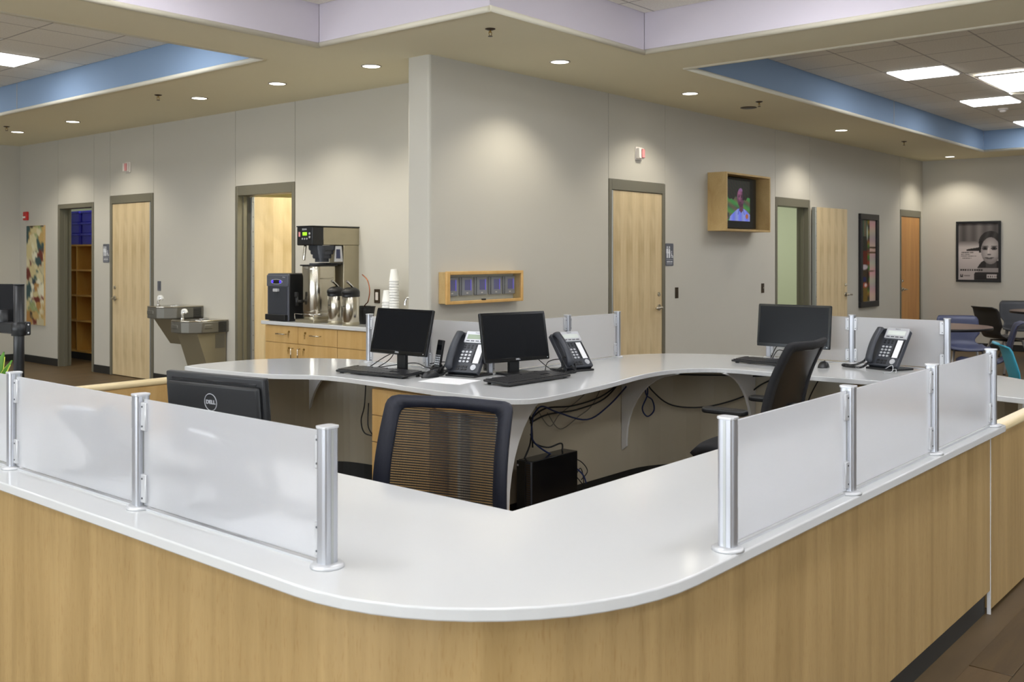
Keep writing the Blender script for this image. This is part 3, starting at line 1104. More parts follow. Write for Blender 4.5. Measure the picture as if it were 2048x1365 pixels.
mod2 = [(3.80, 3.60), (4.4, 3.60), (5.0, 3.60), (5.40, 3.60)] + [(5.40 + .52 * math.sin(R(a)), 3.08 + .52 * math.cos(R(a))) for a in range(10, 90, 10)] + [(5.92, 3.08), (5.92, 2.4), (5.92, 1.75), (5.80, 1.45), (5.45, 1.30)]
g = G(); ribbon(g, mod2, .02, 0.10, 0.762)
obj('modesty_panel', g, 'modesty', t)
g = G(); ribbon(g, offset_path(mod, -.01), -.015, 0, 0.10)
ribbon(g, offset_path(mod2, .01), .015, 0, 0.10)
obj('toe_kick', g, 'base', t)
# curved support brackets
def bracket(x, y, rz, w_=.42, h_=.52):
    g = G()
    g.T = Matrix.Rotation(R(90), 4, 'X')
    pts = [(0, .76 - h_), (0, .7615), (w_, .7615)] + [(w_ * (1 - math.sin(a)) ** 1.0 + .035 * math.sin(a), .7615 - h_ * .86 * (1 - math.cos(a)) - .01) for a in [R(k) for k in range(8, 91, 9)]] + [(.035, .76 - h_ + .03)]
    g.prism(pts, -.009, .009)
    obj('bracket', g, 'white_edge', t, (x, y, 0), rz)
bracket(5.31, 3.597, -PI / 2)
bracket(5.917, 2.98, PI)
bracket(4.20, 5.425, -PI / 2, .40, .5)
bracket(3.815, 3.312, 0, .42, .66)

# drawer pedestals under the desk
def pedestal(label, x, y, rz, wd, depth, drawers, mk='maple_dark'):
    t = thing('drawer_pedestal', label, 'drawer cabinet', (x, y, 0), rz)
    obj('body', G().box(0, wd, .02, depth, .04, .745, .002, 1), mk, t)
    z = .742
    for h in drawers:
        obj('drawer', G().box(.002, wd - .002, 0, .02, z - h + .004, z, .0015, 1), mk, t)
        z -= h
    return t
pedestal('maple drawer pedestal under the inner desk behind the mesh chair', 3.735, 4.225, -PI / 2, .46, .50, (.15, .15, .39))
t2 = thing('kneehole_cabinet', 'open maple kneehole with apron beside the drawer pedestal under the desk corner', 'cabinet', (3.775, 3.76, 0), -PI / 2)
obj('side_panel', G().box(.425, .445, .0, .085, .04, .755, .002, 1), 'modesty', t2)
obj('back_panel', G().box(0, .425, .10, .118, .10, .755, .002, 1), 'maple_dark', t2)
obj('apron', G().box(0, .424, 0, .019, .66, .755, .002, 1), 'maple_box', t2)
pedestal('maple pedestal under the right wing of the inner desk', 5.60, 2.22, -PI / 2, .50, .30, (.15, .15, .39))


# ================================================================ MONITORS, KEYBOARDS, MICE
def monitor(label, loc, rz, wd, ht, z0, tilt, neck=0.0, logo=True):
    """loc: bottom middle of the screen; stand reaches the desk at z = 0.79; screen faces local -y"""
    t = thing('monitor', label, 'monitor', (loc[0], loc[1], 0.79), rz)
    z = z0 - 0.79
    rt = (-tilt, 0, 0)
    sh = obj('housing', G().box(-wd / 2, wd / 2, 0, .022, 0, ht, .006, 3).box(-wd * .47, wd * .47, .016, .036, ht * .03, ht * .90, .016, 3), 'black', t, (0, 0, z), rot=rt)
    obj('bezel_lip', G().box(-wd / 2 + .004, wd / 2 - .004, -.0025, .001, .002, .0225, .001, 1).box(-wd / 2 + .004, wd / 2 - .004, -.0025, .001, ht - .016, ht - .002, .001, 1)
        .box(-wd / 2 + .002, -wd / 2 + .016, -.0025, .001, .02, ht - .01, .001, 1).box(wd / 2 - .016, wd / 2 - .002, -.0025, .001, .02, ht - .01, .001, 1), 'charcoal' if False else 'black_gloss', sh)
    obj('screen', G().box(-wd / 2 + .015, wd / 2 - .015, -.0008, .001, .022, ht - .015), 'screen', sh)
    if logo:
        text('lettering', 'DELL', .013, 'silver', sh, (0, -.0028, .0125), sx=1.15, bold=.0004)
    obj('power_button', G().cyl((wd / 2 - .018, -.0028, .0125), (wd / 2 - .018, -.004, .0125), .003, seg=10), 'silver', sh)
    st = obj('stand_neck', G().box(-.036, .036, .035 + neck, .06 + neck, .008, z + ht * .4, .004, 2), 'black', t)
    obj('stand_base', G().prism(rrect(-.105, .105, -.075 + neck, .105 + neck, .03), 0, .012, .003), 'black', t)
    return t


def keyboard(label, loc, rz, wd=.50, dp=.175):
    t = thing('keyboard', label, 'keyboard', (loc[0], loc[1], .79), rz)
    rake = .055
    g = G()
    g.T = Matrix.Rotation(rake, 4, 'X')
    g.prism(rrect(-wd / 2, wd / 2, -dp / 2, dp / 2, .015), .004, .016, .004)
    obj('body', g, 'black', t, (0, 0, .008))
    g = G()
    g.T = Matrix.Rotation(rake, 4, 'X')
    rows = 6
    x0, x1 = -wd / 2 + .012, wd / 2 - .012
    ph = (dp - .03) / rows
    for r_ in range(rows):
        yy = dp / 2 - .014 - (r_ + .5) * ph
        n = 22
        pw = (x1 - x0) / n
        k = 0
        while k < n:
            wk = 1
            if k in (15, 18) : k += 0
            if r_ == 5 and k == 4: wk = 6
            if r_ in (3, 4) and k == 0: wk = 2
            if r_ in (2, 3, 4) and k == 13: wk = 2
            if k == 14 and wk == 1: pass
            gap = (k == 15 and False)
            if not (r_ == 0 and k in (1, 6, 11)) and not (r_ in (3,) and k in (15, 16, 17)):
                a = x0 + k * pw + .0016
                b = x0 + (k + wk) * pw - .0016
                if k >= 15: a += .002; b += .002
                if k < 15: a -= .001; b -= .001
                g.box(a, b, yy - ph / 2 + .0014, yy + ph / 2 - .0014, .014, .0205)
            k += wk
    obj('keys', g, 'key', t, (0, 0, .008), kind='stuff')
    g = G()
    for x in (-wd / 2 + .04, wd / 2 - .04):
        g.box(x - .012, x + .012, dp / 2 - .022, dp / 2 - .014, 0.0, .016, .001, 1)
        g.box(x - .012, x + .012, -dp / 2 + .014, -dp / 2 + .024, 0.0, .010, .001, 1)
    obj('feet', g, 'black', t)
    return t


def mouse(label, loc, rz):
    t = thing('mouse', label, 'mouse', (loc[0], loc[1], .79), rz)
    def f(u, v):
        a = (u - .5) * 2; b = (v - .5) * 2
        hw = .032 * math.sqrt(max(0.02, 1 - abs(b) ** 3.2))
        z = .037 * (1 - abs(b * .92 - .1) ** 2.2) * math.sqrt(max(0, 1 - abs(a) ** 2.6))
        return (a * hw, b * .058, max(.001, z + .001))
    obj('body', G().grid(f, 14, 18, .001), 'black', t)
    obj('wheel', G().cyl((-.004, .03, .033), (.004, .03, .033), .009, seg=14), 'charcoal', t)
    return t


monitor('black monitor on the inner desk nearest the airpots, left of the cordless phone', (4.063, 4.373), R(-89), .475, .278, .900, R(14), .0)
monitor('black monitor at the desk corner between the two desk phones', (4.471, 3.767), R(-13.1), .478, .293, .868, R(10.7), .0)
monitor('wide black monitor on the right wing of the desk behind the chair', (6.175, 2.838), R(-89), .505, .284, .884, R(6.5), .0)
keyboard('black keyboard in front of the left desk monitor', (3.935, 4.385), R(-85), .55, .185)
keyboard('black keyboard in front of the corner monitor', (4.27, 3.525), R(0.5), .56, .19)
keyboard('black keyboard in front of the wide monitor on the right wing', (5.93, 2.86), R(-97), .52, .175)
mouse('black mouse beside the coiled cord of the left desk phone', (4.035, 4.062), R(-100))
mouse('black mouse half hidden behind the chair on the right wing', (5.99, 2.545), R(-80))


# ---------------------------------------------------------------- desk phones
def desk_phone(label, loc, rz, tilt=R(58), scale=1.0, display='lcd', handset_side=-1):
    """body leans back on a stand; local -y towards the user; handset at the left"""
    t = thing('desk_phone', label, 'telephone', (loc[0], loc[1], .79), rz)
    W, Hh = .205 * scale, .245 * scale
    rt = (tilt, 0, 0)      # the face plane: x right, y up the slope
    g = G()
    g.prism(rrect(-W / 2, W / 2, 0, Hh, .012), -.030, 0.0, .005)
    bd = obj('body', g, 'charcoal', t, (0, -.06 * scale, .026), rot=rt)
    obj('stand', G().prism([(-W / 2 + .01, -.075 * scale), (W / 2 - .01, -.075 * scale), (W / 2 + .005, .095 * scale), (-W / 2 - .005, .095 * scale)], 0, .012, .004)
        .box(-.05, .05, .02 * scale, .045 * scale, .010, .11 * scale, .004, 1), 'black', t)
    k = scale
    # silver display head
    obj('display_head', G().prism(rrect(-.045 * k, .1025 * k, .178 * k, .249 * k, .006), -.004, .010, .003), 'silver', bd)
    obj('display', G().box(-.030 * k, .088 * k, .200 * k, .228 * k, .0095, .0108), display, bd)
    text('lettering', 'Panasonic', .0085 * k, 'charcoal', bd, (.03 * k, .239 * k, .0102), rot=(0, 0, 0), ext=.0003)
    g = G()
    for i in range(4): g.box((-.03 + .03 * i) * k, (-.008 + .03 * i) * k, .186 * k, .191 * k, .0098, .0115)
    obj('soft_keys', g, 'charcoal', bd, kind='stuff')
    # number pad
    g = G()
    for i in range(3):
        for j in range(4):
            cx, cy = (-.030 + .024 * i) * k, (.124 - .0195 * j) * k
            g.prism([(cx + .0085 * k * math.cos(q * PI / 5), cy + .0062 * k * math.sin(q * PI / 5)) for q in range(10)], 0, .0035)
    obj('number_keys', g, 'silver', bd, kind='stuff')
    g = G()
    for i in range(3):
        for j in range(2):
            g.box((-.039 + .024 * i) * k, (-.022 + .024 * i) * k, (.030 - .016 * j) * k, (.040 - .016 * j) * k, 0, .003)
            g.box((-.036 + .024 * i) * k, (-.026 + .024 * i) * k, (.147 + .014 * j) * k, (.154 + .014 * j) * k, 0, .003)
    for j in range(12):
        g.box(.038 * k, .047 * k, (.060 + .0093 * j) * k, (.0655 + .0093 * j) * k, 0, .003)
        g.box(.089 * k, .098 * k, (.060 + .0093 * j) * k, (.0655 + .0093 * j) * k, 0, .003)
    obj('function_keys', g, 'black', bd, kind='stuff')
    obj('index_card', G().box(.050 * k, .086 * k, .058 * k, .172 * k, 0, .0015), 'paper', bd)
    obj('navigator_dial', G().cyl((.066 * k, .032 * k, 0), (.066 * k, .032 * k, .005), .0165 * k, seg=24).cyl((.066 * k, .032 * k, .005), (.066 * k, .032 * k, .007), .009 * k, seg=18), 'silver', bd)
    # handset on its cradle
    def hs(u, v):
        s_ = u
        y = (.006 + .236 * s_) * k
        arch = math.sin(PI * s_) ** .8 * .022
        end = (abs(s_ - .5) * 2) ** 5
        a = v * 2 * PI
        rx = (.022 + .004 * end) * k * min(1, (min(s_, 1 - s_) * 22 + .05) ** .5)
        rz_ = (.012 + .012 * end) * k * min(1, (min(s_, 1 - s_) * 22 + .05) ** .5)
        return (-.076 * k + rx * math.cos(a), y, .022 + arch - .008 * end + rz_ * math.sin(a))
    hd = obj('handset', G().grid(hs, 22, 16), 'charcoal', bd)
    # curly cord
    g = G()
    cord = [Vector((-.08 * k, -.075 * k, .034)), Vector((-.085 * k, -.12 * k, .012)), Vector((-.14 * k, -.135 * k, .010)), Vector((-.215 * k, -.12 * k, .010)), Vector((-.25 * k, -.07 * k, .010)), Vector((-.19 * k, -.06 * k, .011)), Vector((-.125 * k, -.055 * k, .04)), Vector((-.112 * k, -.035 * k, .07))]
    dense = []
    Pp = [cord[0]] + cord + [cord[-1]]
    for i in range(1, len(Pp) - 2):
        for q in range(60):
            u = q / 60
            a, b, c_, d = Pp[i - 1], Pp[i], Pp[i + 1], Pp[i + 2]
            dense.append(0.5 * ((2 * b) + (-a + c_) * u + (2 * a - 5 * b + 4 * c_ - d) * u * u + (-a + 3 * b - 3 * c_ + d) * u ** 3))
    pts = []
    for i, p in enumerate(dense):
        d = (dense[min(i + 1, len(dense) - 1)] - dense[max(i - 1, 0)]).normalized()
        s1 = Vector((0, 0, 1)).cross(d)
        s1 = s1.normalized() if s1.length > .1 else Vector((1, 0, 0))
        s2 = d.cross(s1)
        a = i * .95
        pts.append(p + s1 * math.cos(a) * .0058 + s2 * math.sin(a) * .0058)
    g.tube(pts, .0022, 4, smooth_path=False)
    obj('coiled_cord', g, 'black', t)
    return t


desk_phone('charcoal desk phone between the left monitor and the corner monitor', (4.232, 3.955), R(-80), R(56), 1.08)
desk_phone('charcoal desk phone partly hidden behind the corner monitor', (4.85, 3.64), R(-14), R(50), 1.04, 'lcd_pale')
desk_phone('charcoal desk phone alone in front of the right frosted screen', (6.15, 2.205), R(-107), R(58), 1.06, 'lcd_pale')

# cordless handset in its cradle
t = thing('cordless_phone', 'slim black cordless phone standing in its charging cradle', 'telephone', (4.20, 4.165, .79), R(-75))
def crad(u, v):
    a = v * 2 * PI
    q = 1 - u
    return (math.cos(a) * (.030 + .012 * q), math.sin(a) * (.036 + .016 * q) - .01, .002 + .042 * (1 - q ** 2.5) + .012 * math.sin(a) * u)
g = G().grid(crad, 8, 20)
g.prism([(.030 * math.cos(k * PI / 10), .036 * math.sin(k * PI / 10) - .01) for k in range(20)], .030, .040)
obj('cradle', g, 'black', t)
g = G(); g.prism(rrect(-.022, .022, -.011, .011, .008), 0, .165, .004)
h = obj('handset', g, 'black', t, (0, -.005, .035), rot=(R(-10), R(5), 0))
g = G()
for i in range(3):
    for j in range(5):
        g.box(-.015 + .0115 * i, -.008 + .0115 * i, -.0135, -.010, .018 + .0125 * j, .026 + .0125 * j)
obj('keypad', g, 'silver', h, kind='stuff')
obj('display', G().box(-.014, .014, -.0122, -.0105, .105, .135), 'screen', h)
obj('belt_clip', G().box(-.008, .008, .011, .017, .06, .14, .003, 2), 'black_gloss', h)

# papers
tag(obj('paper_sheet', G().prism([(0, 0), (.216, 0), (.216, .279), (0, .279)], 0, .0012), 'paper', loc=(3.90, 3.70, .7905), rz=R(10)), 'white sheet of paper in front of the left desk phone', 'paper')
tag(obj('paper_strip', G().prism([(0, 0), (.05, 0), (.05, .11), (0, .11)], 0, .001), 'paper', loc=(4.13, 4.72, .7905), rz=R(70)), 'small white slip of paper left of the left monitor stand', 'paper')


# ---------------------------------------------------------------- cables
def cable(label, runs, matkey='cable', r=.0035, grp=None):
    g = G()
    for p in runs: g.tube(p, r, 6)
    return tag(obj('cable', g, matkey), label, 'cable', grp)


cable('tangle of thin black cables behind the left desk monitor stand', [
    [(4.19, 4.40, 1.0), (4.21, 4.52, .93), (4.18, 4.56, .85), (4.10, 4.60, .80), (4.05, 4.66, .795)],
    [(4.20, 4.33, .88), (4.24, 4.50, .90), (4.20, 4.60, .87), (4.10, 4.66, .80)],
    [(4.22, 4.30, .82), (4.25, 4.42, .83), (4.15, 4.55, .81), (4.06, 4.62, .797)],
    [(4.22, 4.25, .84), (4.27, 4.16, .85), (4.24, 4.10, .80), (4.2, 4.06, .795)],
    [(4.2, 4.28, .82), (4.28, 4.2, .80), (4.3, 4.1, .797), (4.29, 4.0, .8)]], 'cable', .003)
cable('tangle of thin black cables right of the corner monitor stand', [
    [(4.62, 3.80, .93), (4.66, 3.76, .86), (4.70, 3.68, .80), (4.78, 3.62, .795)],
    [(4.64, 3.70, .797), (4.70, 3.72, .85), (4.76, 3.66, .86), (4.72, 3.60, .80), (4.66, 3.62, .797)],
    [(4.70, 3.62, .80), (4.74, 3.64, .88), (4.80, 3.60, .84), (4.76, 3.56, .797)],
    [(4.50, 3.85, .80), (4.62, 3.74, .797), (4.72, 3.66, .797)]], 'cable', .003)
cable('loops of black cable behind the keyboard on the right wing', [
    [(6.24, 3.02, .80), (6.22, 2.97, .88), (6.20, 2.92, .90), (6.2, 2.86, .84), (6.18, 2.8, .80)],
    [(6.20, 2.90, .94), (6.18, 2.86, .86), (6.15, 2.80, .82), (6.16, 2.72, .80)],
    [(6.22, 3.0, .797), (6.18, 2.94, .86), (6.14, 2.86, .85), (6.12, 2.8, .797)]], 'cable', .003)
cable('white curl of wire in front of the right desk phone', [[(6.07, 2.19, .80), (6.02, 2.13, .83), (5.96, 2.11, .80), (5.90, 2.14, .794)], [(6.06, 2.14, .80), (6.0, 2.1, .81), (5.94, 2.08, .794)]], 'silver', .0025)
yb = 3.57
cable('thick black cable bundle hanging under the desk corner above the computer', [
    [(4.02, 3.40, .76), (4.12, 3.44, .68), (4.24, 3.48, .58), (4.26, 3.50, .45), (4.20, 3.50, .36)],
    [(4.08, 3.40, .76), (4.16, 3.45, .66), (4.27, 3.50, .55), (4.28, 3.50, .42)],
    [(4.26, 3.50, .58), (4.42, 3.52, .62), (4.70, 3.54, .60), (5.0, 3.55, .62), (5.22, yb, .68), (5.30, yb, .76)],
    [(4.26, 3.50, .56), (4.45, 3.53, .58), (4.75, 3.55, .57), (5.05, 3.56, .60), (5.26, yb, .70), (5.33, yb, .76)],
    [(4.25, 3.49, .50), (4.30, 3.5, .44), (4.42, 3.50, .40), (4.52, 3.48, .41), (4.50, 3.47, .34)]], 'cable', .005)
cable('blue network cable sagging along the panel under the desk', [
    [(4.27, 3.49, .60), (4.36, 3.50, .64), (4.55, 3.53, .58), (4.85, 3.54, .50), (5.1, 3.55, .56), (5.35, 3.56, .68), (5.40, 3.5, .76)],
    [(4.27, 3.49, .60), (4.25, 3.48, .48), (4.34, 3.47, .40), (4.50, 3.45, .32), (4.60, 3.40, .24), (4.62, 3.38, .18)]], 'cable_blue', .005)
cable('thin grey cables looping on the panel under the desk', [
    [(4.30, 3.56, .74), (4.40, 3.57, .62), (4.52, 3.57, .50), (4.62, 3.57, .56), (4.8, 3.57, .62), (5.0, 3.57, .72)],
    [(4.5, 3.57, .58), (4.62, 3.57, .47), (4.8, 3.57, .52), (4.95, 3.57, .58), (5.1, 3.57, .75)]], 'cable_grey', .003)
cable('blue cable hanging in a teardrop loop right of the second bracket', [
    [(5.42, 3.50, .76), (5.48, 3.52, .66), (5.50, 3.53, .58), (5.44, 3.53, .50), (5.50, 3.53, .44), (5.58, 3.53, .47), (5.56, 3.53, .54), (5.49, 3.53, .58), (5.47, 3.53, .64)]], 'cable_blue', .005)
cable('upper black power cable strung between the desk brackets', [[(5.45, 3.50, .745), (5.75, 3.42, .70), (5.88, 3.2, .70), (5.88, 3.0, .71), (5.88, 2.8, .73), (5.86, 2.7, .76)]], 'cable', .005)
cable('lower black power cable sagging in a long curve under the desk', [[(5.42, 3.52, .72), (5.55, 3.52, .60), (5.68, 3.45, .50), (5.82, 3.28, .49), (5.89, 3.05, .57), (5.89, 2.92, .66), (5.88, 2.8, .72)]], 'cable', .005)
cable('black cables dropping behind the chair under the right wing', [
    [(5.86, 2.72, .75), (5.88, 2.66, .62), (5.88, 2.6, .48), (5.87, 2.5, .38)],
    [(5.86, 2.60, .75), (5.88, 2.68, .66), (5.88, 2.74, .60)],
    [(5.84, 2.50, .75), (5.87, 2.58, .62), (5.88, 2.62, .50)]], 'cable', .004)
cable('black cable loop hanging left of the drawer pedestal', [
    [(3.95, 4.52, .76), (3.92, 4.50, .60), (3.86, 4.46, .52), (3.82, 4.38, .46), (3.84, 4.28, .45)],
    [(3.98, 4.40, .76), (3.95, 4.34, .60), (3.92, 4.30, .48), (3.9, 4.29, .25)],
    [(3.9, 4.44, .62), (3.86, 4.40, .50), (3.84, 4.34, .455)]], 'cable', .004)
cable('coil of thin cables behind the computer tower', [
    [(4.52, 3.44, .34), (4.62, 3.42, .30), (4.66, 3.40, .24), (4.60, 3.40, .20)],
    [(4.54, 3.44, .26), (4.60, 3.42, .20), (4.66, 3.4, .12), (4.70, 3.4, .04), (4.62, 3.4, .02)],
    [(4.55, 3.42, .20), (4.62, 3.42, .26), (4.65, 3.42, .16), (4.60, 3.42, .08)]], 'cable', .003)

# computer tower on the floor
t = thing('computer_tower', 'black computer tower standing on the floor under the desk', 'computer', (4.15, 3.455, 0), -PI / 2)
obj('case', G().box(-.051, .051, .012, .42, .0, .372, .004, 2), 'black_gloss', t)
fr = obj('front_panel', G().box(-.051, .012, -.004, .012, .004, .370, .004, 2), 'black', t)
gv = obj('grille', G().box(.014, .051, -.002, .012, .004, .370, .003, 1), 'charcoal', t)
g = G()
for k in range(28): g.box(.018, .047, -.0035, -.002, .02 + k * .0122, .026 + k * .0122)
obj('grille_slots', g, 'bronze', t, kind='stuff')
text('lettering', 'DELL', .016, 'silver', t, (-.030, -.0048, .07))
obj('power_button', G().cyl((-.040, -.004, .345), (-.040, -.006, .345), .006, seg=14), 'silver', t)


# ================================================================ OFFICE CHAIRS
def office_chair(label, loc, rz, top=.98, tilt=R(9), mesh=True, seat_z=.46, arms=True, spine=True):
    """faces local -y ... the back rest is at +y"""
    t = thing('office_chair', label, 'chair', (loc[0], loc[1], 0), rz)
    # back rest outline (x, z) in its own plane; wide rounded shoulders, taper down
    h = top - seat_z - .03
    wt, wb = .245, .285
    def edge(s_):      # half width at height s_
        return wb * .82 + (wt - wb * .82) * s_ + .03 * math.sin(PI * s_)
    loop = []
    for k in range(9):
        loop.append((-(.30 - .055 * k / 8), h * k / 8 * .93))
    loop = [(-.27 - .02 * math.cos(k / 8 * 3), 0) for k in range(0)]
    n = 10
    L = [(-(.262 - .014 * (k / n)), .02 + (h - .055) * k / n) for k in range(n + 1)]
    Tp = [(-.243, h - .018), (-.232, h - .006), (-.21, h), (0, h + .006), (.21, h), (.232, h - .006), (.243, h - .018)]
    Rr = [(-x, z) for x, z in L[::-1]]
    Bt = [(.24, .0), (0, -.005), (-.24, .0)]
    loop = L + Tp + Rr + Bt
    def curve(x, z):
        return -.05 * (x / .28) ** 2 + .035 * math.sin(PI * z / h) * -1 + .0
    back = thing_part = bpy.data.objects.new('backrest', None)
    C.objects.link(back); back.parent = t
    back.location = (0, .22, seat_z + .04); back.rotation_euler = (-tilt, 0, 0)
    g = G()
    ns = len(loop)
    inner_s = .80
    def ring(sc, dy):
        out = []
        for x, z in loop:
            cx, cz = 0, h * .5
            X, Z = cx + (x - cx) * sc[0], cz + (z - cz) * sc[1]
            out.append((X, curve(X, Z) + dy, Z))
        return out
    rings = [ring((1, 1), 0), ring((1.01, 1.01), .012), ring((1, 1), .026), ring((.80, .83), .020), ring((.80, .83), .006)]
    V = [[g.bm.verts.new(p) for p in r_] for r_ in rings]
    for a, b in zip(V, V[1:] + [V[0]]):
        for k in range(ns):
            g.bm.faces.new([a[k], a[(k + 1) % ns], b[(k + 1) % ns], b[k]])
    for f in g.bm.faces: f.smooth = True
    bmesh.ops.recalc_face_normals(g.bm, faces=g.bm.faces[:])
    g.mats = ['navy_fabric' if mesh else 'black_fabric']
    obj('back_frame', g, None, back)
    g = G()
    nn = 12
    def mf(u, v):
        z = h * .085 + v * h * .83
        hw = .80 * (.262 - .014 * (z / h)) - .002
        x = (u * 2 - 1) * hw
        return (x, curve(x, z) + .012, z)
    g.grid(mf, nn, nn)
    obj('mesh_panel', g, 'mesh' if mesh else 'black', back)
    # spine and mechanism
    obj('spine', G().box(-.04, .04, .245, .275, seat_z - .06, seat_z + (.22 if spine else .02), .01, 2).box(-.035, .035, -.02, .27, seat_z - .08, seat_z - .045, .01, 2), 'black', t)
    def sf(u, v):
        x = (u - .5) * 2; y = (v - .5) * 2
        e = (abs(x) ** 4 + abs(y) ** 4)
        return (x * .245 * (1 - .06 * y * y), y * .235 - .01, seat_z + .0 - .03 * e - (.02 if y < -.7 else 0) * ((-y - .7) / .3) ** 2)
    g = G().grid(sf, 16, 16, .05)
    obj('seat', g, 'black_fabric', t)
    for s_ in (-1, 1) if arms else ():
        g = G()
        g.tube([(s_ * .2, .05, seat_z - .06), (s_ * .275, .05, seat_z - .03), (s_ * .28, .06, seat_z + .16)], .014, 8)
        g.prism(rrect(s_ * .285 - .045, s_ * .285 + .045, -.13, .13, .035), seat_z + .17, seat_z + .20, .01)
        obj('armrest', g, 'black', t)
    obj('gas_column', G().cyl((0, 0, .10), (0, 0, seat_z - .06), .026, .022, 16), 'black', t)
    for k in range(5):
        a = 2 * PI * k / 5 + .3
        g = G()
        g.tube([(0, 0, .115), (.14 * math.cos(a), .14 * math.sin(a), .105), (.30 * math.cos(a), .30 * math.sin(a), .075)], .022, 8, r2=.015)
        lg = obj('leg', g, 'black', t)
        obj('caster', G().cyl((.30 * math.cos(a) - .02 * math.sin(a), .30 * math.sin(a) + .02 * math.cos(a), .03), (.30 * math.cos(a) + .02 * math.sin(a), .30 * math.sin(a) - .02 * math.cos(a), .03), .03, seg=14), 'black', lg)
    return t


office_chair('black mesh back office chair in the middle of the ring behind the counter corner', (2.275, 2.38), R(-73), .975, R(10), arms=False, spine=False)
office_chair('black office chair pulled up to the right wing, seen from the side', (5.13, 2.62), R(181), 1.04, R(17), False)

# ================================================================ LEFT COUNTER ITEMS
# monitor seen from behind with a round emblem
mo = monitor('large dark monitor seen from behind on the left counter, round emblem on its back', (1.80, 2.74), R(99), .44, .27, .85, R(5), .0, False)
bk = [o for o in mo.children if o.name.startswith('housing')][0]
rg = G()
ringp = [(.0, 0, 0)]
npt = 28
for k in range(npt):
    a0 = 2 * PI * k / npt; a1 = 2 * PI * (k + 1) / npt
    rg.cyl((.027 * math.cos(a0), .0, .027 * math.sin(a0)), (.027 * math.cos(a1), .0, .027 * math.sin(a1)), .0013, seg=6)
obj('emblem_ring', rg, 'silver', bk, (.0, .0368, .185))
text('lettering', 'DELL', .017, 'silver', bk, (0, .0368, .185), rot=(R(90), 0, PI), sx=1.1, bold=.0006)
obj('vent_slot', G().box(-.19, .19, .019, .0235, .245, .252, .001, 1), 'black_gloss', bk)
desk_phone('dark desk phone showing blurred through the first left frosted panel', (1.60, 2.36), R(84), R(50), 1.0)
g = desk_phone('dark desk phone showing blurred through the second left frosted panel', (1.60, 3.08), R(100), R(50), 1.0)

# pole mounted display
t = thing('pole_display', 'black pole mount holding a small display seen from behind', 'display mount', (1.93, 4.53, .79))
obj('base_plate', G().lathe([(.07, 0), (.07, .008), (.03, .016), (.026, .03)], 28), 'black', t)
obj('pole', G().cyl((0, 0, .01), (0, 0, .57), .0225, seg=24).cyl((0, 0, .57), (0, 0, .574), .0235, seg=24), 'black', t)
cl = obj('clamp', G().cyl((0, 0, .345), (0, 0, .405), .031, seg=24).box(.0, .045, -.02, .02, .345, .405, .004, 1), 'black', t)
g = G()
for z in (.357, .393): g.cyl((.030, -.026, z), (.030, -.020, z), .004, seg=10)
obj('clamp_screws', g, 'chrome', cl, (0, 0, 0))
obj('arm', G().box(-.01, .05, .0, .16, .35, .40, .008, 2).cyl((.02, .16, .35), (.02, .16, .455), .026, seg=18), 'black', t, rz=R(8))
ds = obj('display_housing', G().box(-.15, .15, -.012, .012, -.095, .095, .004, 2), 'matte_black', t, (-.005, .265, .475), rot=(0, R(0), R(125)))
g = G()
for x in (-.0375, .0375):
    for z in (-.0375, .0375): g.cyl((x, .012, z), (x, .016, z), .0045, seg=8)
obj('mount_screws', g, 'chrome', ds)
obj('mount_plate', G().box(-.03, .03, .012, .024, -.03, .03, .004, 1), 'black', ds)

# snake plant
t = thing('snake_plant', 'small snake plant with yellow edged leaves by the pole display', 'plant', (1.70, 4.36, .79))
obj('pot', G().lathe([(.05, 0), (.065, .08), (.068, .085), (.062, .085), (.058, .07)], 24), 'pot', t)
obj('soil', G().cyl((0, 0, .05), (0, 0, .074), .060, seg=20), 'bronze', t)
for k in range(9):
    a = k * 2.4; r0 = .012 + .035 * (k % 3) / 2; hh = .19 + .11 * ((k * 7) % 5) / 4
    lean = Vector((math.cos(a), math.sin(a), 0)) * (.03 + .02 * (k % 3))
    b0 = Vector((math.cos(a) * r0, math.sin(a) * r0, .072))
    side = Vector((-math.sin(a + .6), math.cos(a + .6), 0))
    g = G()
    def lf_(u, v, sc=1.0, off=0.0):
        wd = (.013 + .018 * math.sin(min(1, u * 1.6) * PI * .62)) * (1 - u ** 4) * sc + .0005
        p = b0 + Vector((0, 0, hh * u)) + lean * u * u
        q = (v - .5) * 2
        return p + side * wd * q + lean.normalized() * (.006 * q * q + off)
    g.m('leaf').grid(lambda u, v: lf_(u, v), 10, 4, .0025)
    lo = obj('leaf', g, None, t)
    g = G()
    for q in (0, 1):
        g.tube([tuple(lf_(u / 10, q)) for u in range(10)], .0022, 5)
    obj('leaf_margin', g, 'leaf_edge', lo)

# ================================================================ COFFEE STATION
FX = 5.615     # cabinet fronts
t = thing('base_cabinet', 'maple base cabinet run with keyed drawers and doors below the coffee machines', 'cabinet', (FX, 7.86, 0), -PI / 2)
